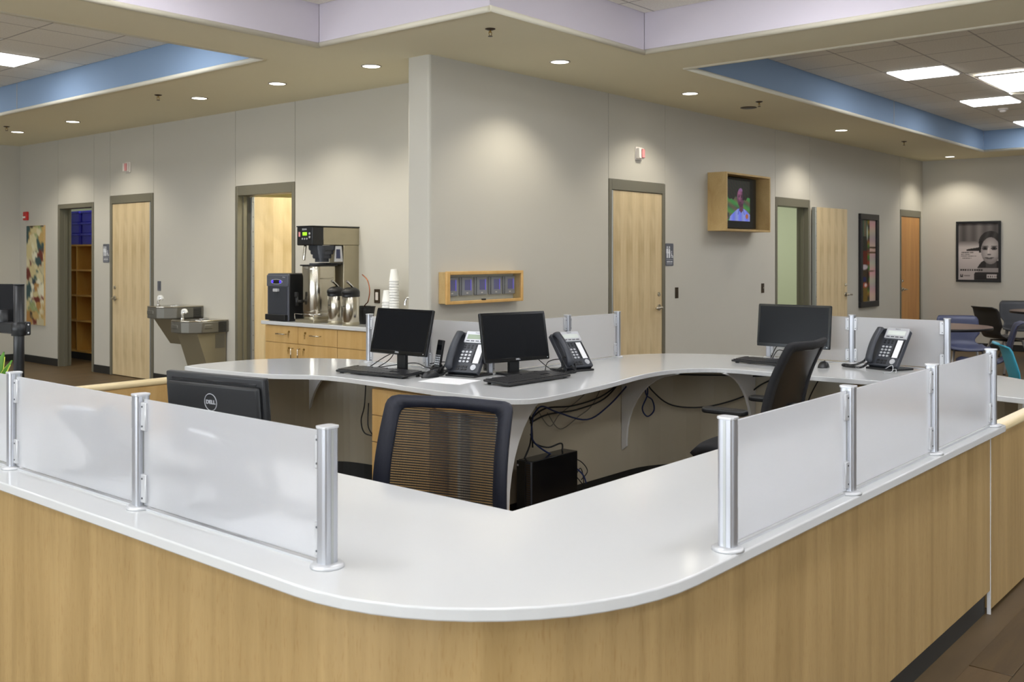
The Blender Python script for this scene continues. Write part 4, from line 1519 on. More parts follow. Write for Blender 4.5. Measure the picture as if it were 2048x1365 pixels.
# local: x to the right (-Y world), y into the wall (+X world)
obj('carcass', G().box(0, 2.14, .02, .56, .10, .84, .002, 1), 'maple_dark', t)
obj('toe_kick', G().box(0, 2.14, .07, .50, 0, .10), 'base', t)
def keys(p, x, z):
    g = G().cyl((x, -.001, z), (x, -.006, z), .011, seg=14).cyl((x, -.006, z), (x, -.014, z), .004, seg=8)
    g.box(x - .007, x + .007, -.014, -.012, z - .032, z - .012, .001, 1).box(x - .003, x + .003, -.0135, -.0125, z - .055, z - .03)
    obj('lock_and_key', g, 'brass', p)
def bar(p, x0, z0, x1, z1):
    g = G().tube([(x0, 0, z0), (x0, -.026, z0), (x0, -.03, z0)], .0045, 8, smooth_path=False)
    g.tube([(x1, 0, z1), (x1, -.026, z1), (x1, -.03, z1)], .0045, 8, smooth_path=False)
    g.cyl((x0, -.028, z0), (x1, -.028, z1), .005, seg=10)
    obj('handle', g, 'steel', p)
cuts = [0, .50, 1.055, 1.60, 2.14]
for i, (a, b) in enumerate(zip(cuts, cuts[1:])):
    d = obj('drawer', G().box(a + .003, b - .003, 0, .02, .685, .838, .0015, 1), 'maple_dark', t)
    e = obj('door', G().box(a + .003, b - .003, 0, .02, .105, .680, .0015, 1), 'maple_dark', t)
    if i == 0: bar(d, a + .20, .765, a + .33, .765); keys(d, a + .37, .79); bar(e, b - .07, .64, b - .07, .53); keys(e, b - .13, .64)
    if i == 1: bar(d, a + .20, .77, a + .33, .77); keys(d, a + .11, .79); bar(e, a + .03, .64, a + .03, .53); keys(e, a + .09, .64)
tag(obj('coffee_countertop', G().box(0, 2.175, -.025, .570, .845, .88, .004, 1), 'quartz', loc=(FX, 7.895, 0), rz=-PI / 2), 'white worktop under the coffee machines', 'countertop')

CZ = .88
# ice / water dispenser
t = thing('water_dispenser', 'black and grey countertop ice and water dispenser with blue lights', 'water dispenser', (FX + .02, 7.86, CZ), -PI / 2)
bd = obj('body', G().box(0, .33, .012, .31, .0, .445, .012, 2), 'black', t)
fc = obj('face', G().prism([(p[0], p[1]) for p in rrect(0, .325, 0, .44, .015)], 0, .012, .003), 'grey_face', t, (.01, .012, .003), rot=(R(90), 0, 0))
obj('bay', G().prism(rrect(.018, .300, .06, .315, .01), .0125, .016), 'charcoal', fc)
obj('drip_tray', G().prism(rrect(.012, .312, .005, .06, .008), .012, .05, .004), 'black', fc)
obj('top_hood', G().prism([(.0, .32), (.325, .32), (.325, .425), (.0, .425)], .012, .022, .006), 'grey_face', fc)
obj('spout_lever', G().prism(rrect(.125, .19, .272, .300, .004), .016, .045, .003), 'silver', fc)
obj('control_oval', G().prism([(.155 + .088 * math.cos(k * PI / 12), .365 + .024 * math.sin(k * PI / 12)) for k in range(24)], .022, .024), 'silver', fc)
obj('control_glass', G().prism([(.155 + .080 * math.cos(k * PI / 12), .365 + .019 * math.sin(k * PI / 12)) for k in range(24)], .024, .0255), 'black_gloss', fc)
for x in (.095, .215):
    obj('blue_light', G().cyl((x, .365, .0255), (x, .365, .027), .013, seg=16), 'led_blue', fc)
text('lettering', 'Follett', .016, 'silver', fc, (.265, .408, .0225), rot=(0, 0, 0))

# coffee brewer
t = thing('coffee_brewer', 'tall steel coffee brewer with black control panel', 'coffee machine', (FX + .05, 7.40, CZ), -PI / 2)
tr = obj('base_tray', G().box(-.03, .245, -.03, .30, .0, .03, .004, 1), 'steel_panel', t)
g = G()
g.tube([(-.03, -.03, .03), (-.03, -.035, .075), (-.025, -.035, .08), (.24, -.035, .08), (.245, -.035, .075), (.245, -.03, .03)], .004, 6, smooth_path=False)
g.tube([(.245, -.03, .08), (.245, .26, .08)], .004, 6, smooth_path=False)
obj('tray_rail', g, 'chrome', t)
obj('column', G().box(.005, .215, .34, .58, .0, .71, .004, 1), 'steel_panel', t)
hd = obj('head', G().box(.0, .22, .10, .58, .71, .872, .004, 1), 'steel_panel', t)
obj('lid', G().box(-.006, .226, -.035, .585, .872, .884, .003, 1), 'black', hd)
pn = obj('control_panel', G().box(-.004, .224, -.03, .10, .705, .874, .01, 2), 'black', t)
obj('display', G().box(.085, .145, -.032, -.029, .795, .825), 'lcd_green', pn)
text('lettering', 'BUNN', .024, 'silver', pn, (.112, -.0315, .850), bold=.0006)
g = G()
for k in range(3): g.cyl((.080 + .033 * k, -.03, .765), (.080 + .033 * k, -.033, .765), .008, seg=10)
for z in (.78, .812): g.cyl((.185, -.03, z), (.185, -.034, z), .011, seg=12)
obj('buttons', g, 'silver', pn)
obj('warning_label', G().box(.025, .050, -.0315, -.0295, .785, .828), 'strobe_red', pn)
# brew funnel, ribbed and square-ish
g = G()
for k, (z, r_) in enumerate(((.705, .105), (.665, .100), (.655, .088), (.620, .084), (.610, .072), (.585, .068), (.575, .052), (.545, .045))):
    pass
rings = [(.705, .105), (.668, .100), (.660, .090), (.630, .086), (.622, .074), (.592, .070), (.584, .055), (.552, .040)]
for (z0, r0), (z1, r1) in zip(rings, rings[1:]):
    lo = rrect(.11 - r1, .11 + r1, .17 - r1, .17 + r1, r1 * .6)
    g.prism(rrect(.11 - r0, .11 + r0, .17 - r0, .17 + r0, r0 * .6), z1, z0)
obj('brew_funnel', g, 'charcoal', t)
g = G().tube([(.045, .03, .705), (.043, .02, .62), (.040, .018, .57)], .013, 10)
obj('faucet_spout', g, 'steel', t)
obj('funnel_bracket', G().prism([(.0, .555), (.10, .555), (.085, .70), (.015, .70)], 0, .006), 'silver', t, (.222, .22, 0), rot=(R(90), 0, R(90)))
obj('label_plate', G().prism([(.02, .585), (.07, .585), (.066, .67), (.022, .67)], 0.006, .0075), 'chair_navy', t, (.222, .22, 0), rot=(R(90), 0, R(90)))
obj('shelf', G().box(.02, .2, .20, .34, .53, .545, .003, 1), 'black', t)

# big dispenser urn standing on the brewer tray
t = thing('coffee_urn', 'tall rounded steel coffee server urn standing on the brewer tray', 'coffee urn', (FX + .06, 7.405, CZ + .032), -PI / 2)
obj('shell', G().prism(rrect(-.030, .200, .0, .30, .09, 9), .02, .485, .002, smooth=True), 'steel', t)
obj('foot', G().prism(rrect(-.01, .19, .005, .28, .08, 8), .0, .02), 'steel_panel', t)
obj('lid', G().prism(rrect(-.045, .215, -.015, .315, .09, 8), .485, .497, .003), 'black', t)
obj('lid_knob', G().prism(rrect(.03, .15, .06, .20, .04, 6), .497, .510, .003), 'charcoal', t)
g = G()
for z in (.035, .455): g.prism(rrect(-.0315, .2015, -.0015, .3015, .091, 9), z, z + .006)
obj('hoop', g, 'steel', t)
g = G().cyl((.02, .01, .16), (.02, -.05, .16), .013, seg=12).cyl((.02, -.052, .12), (.02, -.052, .20), .014, seg=12).box(.005, .035, -.072, -.045, .20, .245, .005, 2)
obj('spigot', g, 'black', t)
g = G().tube([(.196, .07, .375), (.215, .09, .372), (.215, .20, .372), (.196, .22, .375)], .004, 6)
obj('carry_handle', g, 'steel', t)


def airpot(label, x, y, rz):
    t = thing('airpot', label, 'airpot', (x, y, CZ), rz)
    obj('body', G().lathe([(.070, 0), (.074, .004), (.074, .250), (.070, .257)], 32), 'steel', t)
    obj('base_ring', G().lathe([(.0725, 0.0), (.0755, .002), (.0755, .028), (.0745, .030)], 32), 'steel_panel', t)
    def f(u, v):
        a = v * 2 * PI
        z = .253 + .080 * u
        k_ = math.sqrt(max(0.0, 1 - max(0, (u - .45) / .62) ** 2))
        r_ = .078 * k_
        ex = .028 * max(0, -math.sin(a)) ** 2 * (1 if u > .35 else .5) * k_
        return (math.cos(a) * r_, math.sin(a) * (r_ + ex) , z)
    g = G().grid(f, 10, 24)
    obj('lid', g, 'black', t)
    g = G().tube([(0, .045, .30), (0, .025, .335), (0, -.02, .365), (0, -.055, .385)], .010, 8)
    g.cyl((0, -.05, .38), (0, -.066, .388), .012, seg=10)
    obj('pump_lever', g, 'chrome', t)
    g = G().tube([(.0, .078, .26), (.0, .100, .22), (.0, .118, .16), (.0, .108, .14), (.0, .095, .17), (.0, .085, .22)], .006, 8)
    obj('carry_handle', g, 'black', t)
    text('lettering', 'BUNN', .012, 'black', t, (-.02, -.0722, .17), bold=.0004)
    return t
airpot('steel airpot nearest the coffee urn', 5.735, 6.965, R(-75))
airpot('steel airpot in front of the copper tube, right of its twin', 5.69, 6.71, R(-75))

tag(obj('copper_tube', G().tube([(5.95, 6.86, 1.32), (5.95, 6.79, 1.27), (5.95, 6.76, 1.18), (5.95, 6.78, 1.08), (5.95, 6.83, 1.03), (5.97, 6.86, CZ + .005)], .005, 8), 'copper'), 'thin bent copper water tube behind the right airpot', 'tube')
# black tub
t = thing('black_tub', 'black plastic tub half hidden behind the right airpot', 'tub', (5.92, 6.80, CZ))
g = G()
def tubf(u, v):
    a = v * 2 * PI
    r_ = .06 + .02 * u
    c_, s_ = math.cos(a), math.sin(a)
    q = (abs(c_) ** 4 + abs(s_) ** 4) ** -.25
    return (c_ * r_ * q, s_ * r_ * 1.1 * q, .002 + u * .15)
obj('shell', g.grid(tubf, 4, 28, .003), 'black', t)
obj('rim', G().tube([(math.cos(a) * .082 * (abs(math.cos(a)) ** 4 + abs(math.sin(a)) ** 4) ** -.25, math.sin(a) * .090 * (abs(math.cos(a)) ** 4 + abs(math.sin(a)) ** 4) ** -.25, .152) for a in [k * PI / 14 for k in range(29)]], .005, 6, smooth_path=False), 'black', t)
obj('base', G().box(-.05, .05, -.06, .06, .0, .004), 'black', t)
tag(obj('blue_cloth', G().prism(rrect(0, .14, 0, .10, .03), 0, .022, .008), 'chair_navy', loc=(5.66, 6.40, CZ)), 'folded blue cloth on the worktop beside the right airpot', 'cloth')
obj_ = thing('foil_pan', 'pale covered container behind the left screen post on the worktop', 'container', (5.86, 6.32, CZ))
obj('tub', G().prism(rrect(-.07, .07, -.09, .09, .03), 0, .07, .006), 'cup', obj_)
obj('lid', G().prism(rrect(-.076, .076, -.096, .096, .034), .07, .080, .003), 'silver', obj_)

# foam cup stacks: every cup is a thing
def cup_mesh():
    g = G()
    prof = [(.030, 0.0), (.0305, .002), (.043, .098), (.0455, .100), (.0455, .106), (.042, .106), (.029, .004), (.0, .003)]
    g.lathe(prof, 20)
    return g
base = obj('foam_cup', cup_mesh(), 'cup')
cupme = base.data
bpy.data.objects.remove(base)
def cup(x, y, z, up, label, grp):
    o = bpy.data.objects.new('foam_cup', cupme)
    C.objects.link(o)
    o.location = (x, y, z)
    if not up: o.rotation_euler = (PI, 0, 0)
    tag(o, label, 'cup', grp)
# inverted stacks: rims downwards
n1, n2 = 9, 17
zr = ['bottom', 'second', 'third', 'fourth', 'fifth', 'sixth', 'seventh', 'eighth', 'ninth', 'tenth', 'eleventh', 'twelfth', 'thirteenth', 'fourteenth', 'fifteenth', 'sixteenth']
for k in range(n1):
    cup(5.99, 6.575, CZ + .107 + .0245 * k, False, 'topmost white foam cup of the shorter stack' if k == n1 - 1 else '%s white foam cup from below in the shorter upside down stack' % zr[k], 'short stack of foam cups')
for k in range(n2):
    cup(5.985, 6.475, CZ + .107 + .0240 * k, False, 'topmost white foam cup of the taller stack' if k == n2 - 1 else '%s white foam cup from below in the taller upside down stack' % zr[k], 'tall stack of foam cups')

t = thing('faucet', 'small chrome faucet tip beside the wall corner', 'faucet', (5.78, 6.02, CZ))
obj('column', G().cyl((0, 0, 0), (0, 0, .03), .022, seg=18), 'chrome', t)
obj('spout', G().tube([(0, 0, .03), (0, 0, .16), (-.004, .02, .235), (-.008, .055, .255), (-.014, .075, .23), (-.018, .080, .19)], .010, 10), 'chrome', t)

# ================================================================ WALL ITEMS (wall-local frames)
def wall_thing(name, label, cat, wall, along, z, grp=None):
    loc, rz = ((WX, along, z), -PI / 2) if wall == 'L' else ((along, WY, z), 0.0) if wall == 'R' else ((EX, along, z), -PI / 2)
    return thing(name, label, cat, loc, rz, grp)

def strobe(label, wall, along, z):
    t = wall_thing('alarm_strobe', label, 'alarm', wall, along, z)
    obj('back_plate', G().box(-.06, .06, -.012, 0, -.065, .065, .004, 1), 'strobe', t)
    obj('housing', G().box(-.045, .045, -.042, -.012, -.055, .055, .008, 2), 'strobe', t)
    obj('lens', G().box(-.008, .042, -.056, -.042, -.045, .045, .006, 2), 'strobe_red', t)
    obj('ear', G().box(-.055, -.015, -.05, -.012, -.05, .05, .004, 1), 'strobe', t)
strobe('white and red alarm strobe above the left restroom door', 'L', 11.46, 2.575)
strobe('white and red alarm strobe above the right restroom door', 'R', 8.34, 2.51)
t = wall_thing('fire_alarm_pull', 'small red fire alarm pull station above the leaning art canvas', 'fire alarm', 'L', 14.26, 2.05)
obj('body', G().box(-.05, .05, -.04, 0, -.06, .06, .006, 2), 'red', t)
obj('handle', G().box(-.035, .035, -.052, -.04, -.03, -.005, .003, 1), 'strobe', t)

def restroom_sign(label, wall, along, z):
    t = wall_thing('restroom_sign', label, 'sign', wall, along, z)
    W_, H_ = .155, .235
    obj('plate', G().prism(rrect(-W_ / 2, W_ / 2, -H_ / 2, H_ / 2, .012), 0, .005, .001, seg=1), 'sign', t, rot=(R(90), 0, 0))
    g = G()
    def person(x, skirt):
        g.prism([(x + .0095 * math.cos(k * PI / 8), .078 + .0095 * math.sin(k * PI / 8)) for k in range(16)], .005, .0062)
        if skirt:
            g.prism([(x - .006, .066), (x + .006, .066), (x + .020, .012), (x + .012, .012), (x + .010, -.035), (x - .010, -.035), (x - .012, .012), (x - .020, .012)], .005, .0062)
        else:
            g.prism([(x - .016, .064), (x + .016, .064), (x + .018, .015), (x + .011, .015), (x + .010, -.035), (x - .010, -.035), (x - .011, .015), (x - .018, .015)], .005, .0062)
    person(-.047, False); person(-.004, True)
    g.box(-.0265, -.0255, -.035, .085, .005, .0062)
    # wheelchair symbol
    cx, cy = .046, -.012
    n_ = 18
    for k in range(n_):
        a0 = R(100 + 250 * k / n_); a1 = R(100 + 250 * (k + 1) / n_)
        g.prism([(cx + .021 * math.cos(a0), cy + .021 * math.sin(a0)), (cx + .021 * math.cos(a1), cy + .021 * math.sin(a1)), (cx + .0165 * math.cos(a1), cy + .0165 * math.sin(a1)), (cx + .0165 * math.cos(a0), cy + .0165 * math.sin(a0))], .005, .0062)
    g.prism([(cx - .006 + .006 * math.cos(k * PI / 6), cy + .045 + .006 * math.sin(k * PI / 6)) for k in range(12)], .005, .0062)
    g.prism([(cx - .009, cy + .036), (cx - .002, cy + .036), (cx + .002, cy + .004), (cx + .016, cy + .004), (cx + .024, cy - .022), (cx + .018, cy - .024), (cx + .010, cy - .004), (cx - .008, cy - .004)], .005, .0062)
    g.box(-.066, .066, -.052, -.050, .005, .0062)
    obj('pictograms', g, 'sign_white', t, rot=(R(90), 0, 0))
    text('lettering', 'RESTROOM', .021, 'sign_white', t, (0, -.0056, -.075), bold=.0003)
    g = G()
    for k in range(14):
        for j in range(2): g.box(-.055 + .008 * k, -.052 + .008 * k, -.100 + .006 * j, -.097 + .006 * j, .005, .006)
    obj('braille_dots', g, 'sign_white', t, rot=(R(90), 0, 0), kind='stuff')
restroom_sign('grey restroom sign left of the left restroom door', 'L', 12.008, 1.522)
restroom_sign('grey restroom sign right of the right restroom door', 'R', 8.925, 1.502)

def plate(name, label, wall, along, z, matkey, insert, w_=.072, h_=.115, knob=False):
    t = wall_thing(name, label, 'wall plate', wall, along, z)
    obj('plate', G().box(-w_ / 2, w_ / 2, -.006, 0, -h_ / 2, h_ / 2, .002, 1), matkey, t)
    obj('rocker', G().box(-w_ * .23, w_ * .23, -.010, -.006, -h_ * .28, h_ * .28, .002, 1), insert, t)
    if knob: obj('toggle', G().box(-.008, .008, -.022, -.010, -.012, .012, .003, 1), 'steel', t)
plate('switch_plate', 'grey plate above the left drinking fountain', 'L', 10.745, 1.135, 'sign', 'sign')
plate('outlet_plate', 'dark outlet plate with white insert beside the foam cups', 'L', 6.925, 1.115, 'bronze', 'strobe', .08, .13)
plate('switch_plate', 'dark bronze switch plate right of the right restroom sign', 'R', 9.07, 1.10, 'bronze', 'bronze', .065, .115)
plate('key_switch_plate', 'dark bronze plate with small lever left of the open door', 'R', 11.055, 1.10, 'bronze', 'bronze', .075, .115, True)

# thermostat box
t = wall_thing('thermostat_box', 'honey wood framed box holding five thermostats', 'thermostat box', 'R', 5.515, 1.115)
L_, D_, H_ = .915, .098, .247
g = G()
g.box(0, .018, -D_ + .02, 0, .0, H_, .002, 1).box(L_ - .018, L_, -D_ + .02, 0, .0, H_, .002, 1)
g.box(.018, L_ - .018, -D_ + .02, 0, H_ - .014, H_, .002, 1).box(.018, L_ - .018, -D_ + .02, 0, 0, .014, .002, 1)
obj('sides', g, 'plywood', t)
g = G()
fw = .034
g.box(-.006, fw, -D_, -D_ + .022, -.006, H_ + .006, .005, 2).box(L_ - fw * .55, L_ + .006, -D_, -D_ + .022, -.006, H_ + .006, .005, 2)
g.box(fw, L_ - fw * .55, -D_, -D_ + .022, H_ - .022, H_ + .006, .005, 2).box(fw, L_ - fw * .55, -D_, -D_ + .022, -.006, .020, .005, 2)
obj('face_frame', g, 'maple_box', t)
obj('cover', G().box(fw, L_ - fw * .55, -D_ + .012, -D_ + .015, .02, H_ - .022), 'clear', t)
obj('latch', G().box(.40, .445, -D_ - .003, -D_ + .012, .018, .030, .002, 1), 'black', t)
for k in range(5):
    x = .165 + k * .175 - .115
    th = obj('thermostat', G().box(x, x + .142, -.028, 0, .055, .205, .006, 2), 'thermo', t)
    obj('screen', G().box(x + .045, x + .118, -.0295, -.027, .098, .182), 'thermo_screen', th)
    obj('screen_glow', G().box(x + .112, x + .119, -.0300, -.0285, .096, .184), 'thermo_glow', th)
    obj('badge', G().box(x + .064, x + .086, -.0292, -.0275, .072, .081, .001, 1), 'strobe', th)
    obj('hinge_edge', G().box(x + .004, x + .010, -.0295, -.027, .058, .202), 'charcoal', th)

# boxed television
t = wall_thing('television_box', 'birch plywood shadow box mounted high on the wall', 'wall box', 'R', 9.725, 1.765)
L_, D_, H_ = .99, .235, .645
L_ = 1.06
for nm, a in (('side_panel', (0, .022, -D_, 0, 0, H_)), ('side_panel', (L_ - .022, L_, -D_, 0, 0, H_)), ('top_panel', (.022, L_ - .022, -D_, 0, H_ - .022, H_)), ('bottom_panel', (.022, L_ - .022, -D_, 0, 0, .022))):
    obj(nm, G().box(*a, .002, 1), 'plywood', t)
tv = wall_thing('television', 'flat television inside the plywood box showing a man in a pale blue shirt outdoors', 'television', 'R', 9.725 + .03, 1.80)
obj('housing', G().box(.0, .875, -.13, -.02, .0, .575, .006, 2), 'white_dark', tv)
obj('wall_mount', G().box(.3, .5, -.02, 0.0, .15, .4), 'black', tv)
def man(x, y):
    col = [44 + 30 * math.sin(x * 9 + y * 13) ** 2, 84 + 22 * math.sin(y * 25 + x * 7), 50]
    if y > .56 + .04 * math.sin(x * 14) + .02 * math.sin(x * 43): col = [12 + 16 * math.sin(x * 33 + y * 9) ** 2, 13 + 14 * math.sin(x * 21 + y * 30) ** 2, 12]
    if .04 < y < .19 and x < .25 and math.sin(x * 70) > -.3: col = [14, 16, 30]
    sh = .30 - .9 * max(0, abs(x - .68) - .10) ** 1.25
    if x > .25 + .3 * y and y < sh: col = [84 + 26 * math.sin(x * 13 + 1) ** 2, 94 + 26 * math.sin(x * 13 + 1) ** 2, 168 + 16 * math.sin(x * 13) ** 2]
    if abs(x - .68) < .07 and .20 < y < .40 and y > .20 + abs(x - .68) * .9: col = [74, 40, 58]
    if abs(abs(x - .68) - .065 - (.30 - y) * .35) < .012 and .16 < y < .31: col = [56, 66, 140]
    e = ((x - .66) / .125) ** 2 + ((y - .575) / .235) ** 2
    if e < 1:
        lit = max(0, 1 - ((x - .61) / .10) ** 2 - ((y - .68) / .2) ** 2)
        col = [76 + 40 * lit, 42 + 26 * lit, 62 + 34 * lit]
        if y > .73: col = [104, 70, 108]
        if x > .725 and y > .52: col = [26, 14, 26]
        if abs(y - .60) < .016 and (abs(x - .605) < .026 or abs(x - .69) < .026): col = [28, 14, 24]
        if abs(y - .635) < .008 and (abs(x - .605) < .034 or abs(x - .69) < .034): col = [44, 22, 36]
        if abs(y - .455) < .010 and abs(x - .645) < .042: col = [44, 16, 30]
        if abs(x - .635) < .012 and .50 < y < .60: col = [120, 72, 92]
        if y < .43: col = [58, 30, 46]
    if ((x - .89) / .05) ** 2 + ((y - .12) / .06) ** 2 < 1: col = [140, 78, 44]
    if ((x - .16) / .05) ** 2 + ((y - .07) / .05) ** 2 < 1: col = [124, 64, 84]
    return col
M['tv_print'] = printed('television_picture', emission=0.85)
pic = picture('picture', .66, .46, 132, 92, man, 'tv_print', tv, (.385, -.1315, .315))

# wall art: abstract canvas on the left
def blob_art(seed, pal, streak):
    rnd = random.Random(seed)
    bl = [(rnd.random(), rnd.random(), rnd.uniform(.10, .30), rnd.uniform(.03, .10), rnd.choice(pal), rnd.uniform(-.6, .6)) for _ in range(90)]
    def f(u, v):
        col = [196, 186, 150]
        for bx, by, rx, ry, c_, sl in bl:
            d = ((u - bx + sl * (v - by)) / rx) ** 2 + ((v - by) / ry) ** 2
            d *= 1 + .35 * math.sin(u * 31 + v * 57 + bx * 9)
            if d < 1:
                k = min(1, (1 - d) * 1.5)
                col = [a * (1 - k) + b * k for a, b in zip(col, c_)]
        n = 10 * math.sin(u * 70 + 9 * math.sin(v * 40))
        return [q + n for q in col]
    return f
M['canvas'] = printed('canvas_print', 0.6, spec=0.2)
t = wall_thing('art_canvas', 'tall frameless abstract canvas in cream, teal and rust on the left wall', 'painting', 'L', 13.965, 1.22)
obj('stretcher', G().box(-.27, .27, -.022, 0, -.69, .69, .002, 1), 'plywood', t)
picture('print', .536, 1.376, 44, 112, blob_art(4, [(204, 190, 140), (214, 204, 160), (60, 84, 84), (38, 46, 62), (110, 50, 40), (176, 130, 72), (226, 222, 196), (70, 60, 50), (150, 160, 110), (190, 160, 100), (216, 206, 170)], 0), 'canvas', t, (0, -.0228, 0))

t = wall_thing('framed_painting', 'tall narrow abstract painting in a wide black frame', 'painting', 'R', 14.43, 1.42)
g = G()
hw, hh, fr_ = .36, .68, .085
for a in ((-hw, hw, -.04, 0, hh - fr_, hh), (-hw, hw, -.04, 0, -hh, -hh + fr_), (-hw, -hw + fr_, -.04, 0, -hh + fr_, hh - fr_), (hw - fr_, hw, -.04, 0, -hh + fr_, hh - fr_)):
    g.box(*a, .006, 2)
obj('frame', g, 'black', t)
def tall_art(u, v):
    col = [88, 78, 50]
    if u > .58: col = [196 + 14 * math.sin(v * 22), 172 + 10 * math.sin(v * 31), 162]
    elif v > .80: col = [92 - 30 * math.sin(u * 18), 104, 80]
    elif v > .62: col = [52 + 60 * (abs(u - .45) < .05), 54, 44]
    elif v > .45: col = [104 - 70 * (u > .45), 40, 28]
    elif v > .22: col = [70, 58, 40]
    else: col = [122, 98, 44]
    if abs(u - .50) < .09: col = [106 - 40 * math.sin(v * 50), 94 - 30 * math.sin(v * 43), 50]
    for (a, b, r1, r2, c_) in ((.2, .42, .24, .03, (196, 184, 190)), (.85, .66, .3, .012, (70, 50, 34)), (.75, .60, .35, .012, (98, 72, 44)), (.22, .27, .12, .03, (44, 48, 96)), (.25, .20, .2, .03, (176, 84, 60)), (.3, .2, .08, .02, (214, 196, 190)), (.42, .84, .04, .09, (190, 196, 176)), (.45, .30, .06, .1, (46, 34, 24)), (.7, .37, .3, .006, (120, 96, 80))):
        q_ = ((u - a) / r1) ** 2 + ((v - b) / r2) ** 2
        if q_ < 1.6:
            k = max(0, min(1, (1.6 - q_) / .9)); col = [p_ * (1 - k) + z_ * k for p_, z_ in zip(col, c_)]
    n = 8 * math.sin(u * 60 + 11 * math.sin(v * 38))
    return [q + n for q in col]
picture('print', .55, 1.19, 44, 96, tall_art, 'canvas', t, (0, -.012, 0))

# black and white poster on the end wall
t = wall_thing('framed_poster', 'black framed black and white poster of a smiling woman', 'poster', 'E', 4.595, 1.557)
hw, hh, fr_ = .335, .485, .035
g = G()
for a in ((-hw, hw, -.03, 0, hh - fr_, hh), (-hw, hw, -.03, 0, -hh, -hh + fr_), (-hw, -hw + fr_, -.03, 0, -hh + fr_, hh - fr_), (hw - fr_, hw, -.03, 0, -hh + fr_, hh - fr_)):
    g.box(*a, .004, 1)
obj('frame', g, 'black', t)
def woman(u, v):
    y = 1 - v
    def g3(c_): return [c_, c_ * .95, c_ * .93]
    c_ = 112 - 26 * math.sin(u * 12) ** 2 * (y < .34) + 8 * math.sin(u * 9 + 3)
    if y > .32: c_ = 112 + 80 * min(1, (y - .32) / .10)
    if y > .48: c_ = 188 - 10 * math.sin(y * 9)
    if .46 < y < .49 and u > .2: c_ = 60 if y < .455 + (u - .2) * .02 or y > .44 else c_
    # hill
    if u > .22 and .425 + (.5 - u) * .12 < y < .485: c_ = 46
    # body
    bx = .80; 
    if y > .66 and u > .62 - .25 * min(1, (y - .66) / .25) ** .6 + .02: c_ = 52
    if y > .92 and u > .45: c_ = 48
    # hair
    if ((u - .80) / .29) ** 2 + ((y - .34) / .20) ** 2 < 1 and y < .62: c_ = 50 + 16 * math.sin(u * 17 + y * 9) ** 2
    if .52 < u < .60 and .30 < y < .52: c_ = 44
    # neck
    if .68 < u < .95 and .68 < y < .78: c_ = 74
    # face
    e = ((u - .80) / .235) ** 2 + ((y - .485) / .235) ** 2
    if e < 1:
        c_ = 186 - 46 * e
        if y > .60: c_ -= 14
        for ex in (.665, .885):
            if ((u - ex) / .075) ** 2 + ((y - .445) / .032) ** 2 < 1: c_ = 78
            if ((u - ex) / .028) ** 2 + ((y - .445) / .018) ** 2 < 1: c_ = 34
            if ((u - ex) / .085) ** 2 + ((y - .408) / .010) ** 2 < 1: c_ = 84
        if abs(u - .755) < .022 and .44 < y < .53: c_ = 204
        if ((u - .765) / .05) ** 2 + ((y - .553) / .012) ** 2 < 1: c_ = 92
        if ((u - .77) / .115) ** 2 + ((y - .618 + .10 * abs(u - .77)) / .011) ** 2 < 1: c_ = 66
        if ((u - .77) / .08) ** 2 + ((y - .635) / .011) ** 2 < 1: c_ = 132
    # text rows
    for r_, (a, b) in enumerate(((.08, .38), (.06, .30), (.07, .45), (.08, .33))):
        yy = .515 + .033 * r_
        if abs(y - yy) < .008 and a < u < b and math.sin(u * 150 + r_) > -.5: c_ = 74
    # tagline band
    if .785 < y < .865:
        c_ = 178 if u < .48 else 150
        if abs(y - .825) < .012 and .04 < u < .62 and math.sin(u * 110) > -.55: c_ = 58
    # small logo and label
    if .90 < y < .95 and .045 < u < .12 and not (abs(u - .083) < .012 and y < .93): c_ = 40
    if abs(y - .925) < .008 and .14 < u < .30: c_ = 130
    if .90 < y < .965 and .70 < u < .95: c_ = 196 if abs(y - .935) > .016 or math.sin(u * 120) < 0 else 90
    return g3(c_)
picture('print', .605, .905, 90, 134, woman, 'canvas', t, (0, -.010, 0))

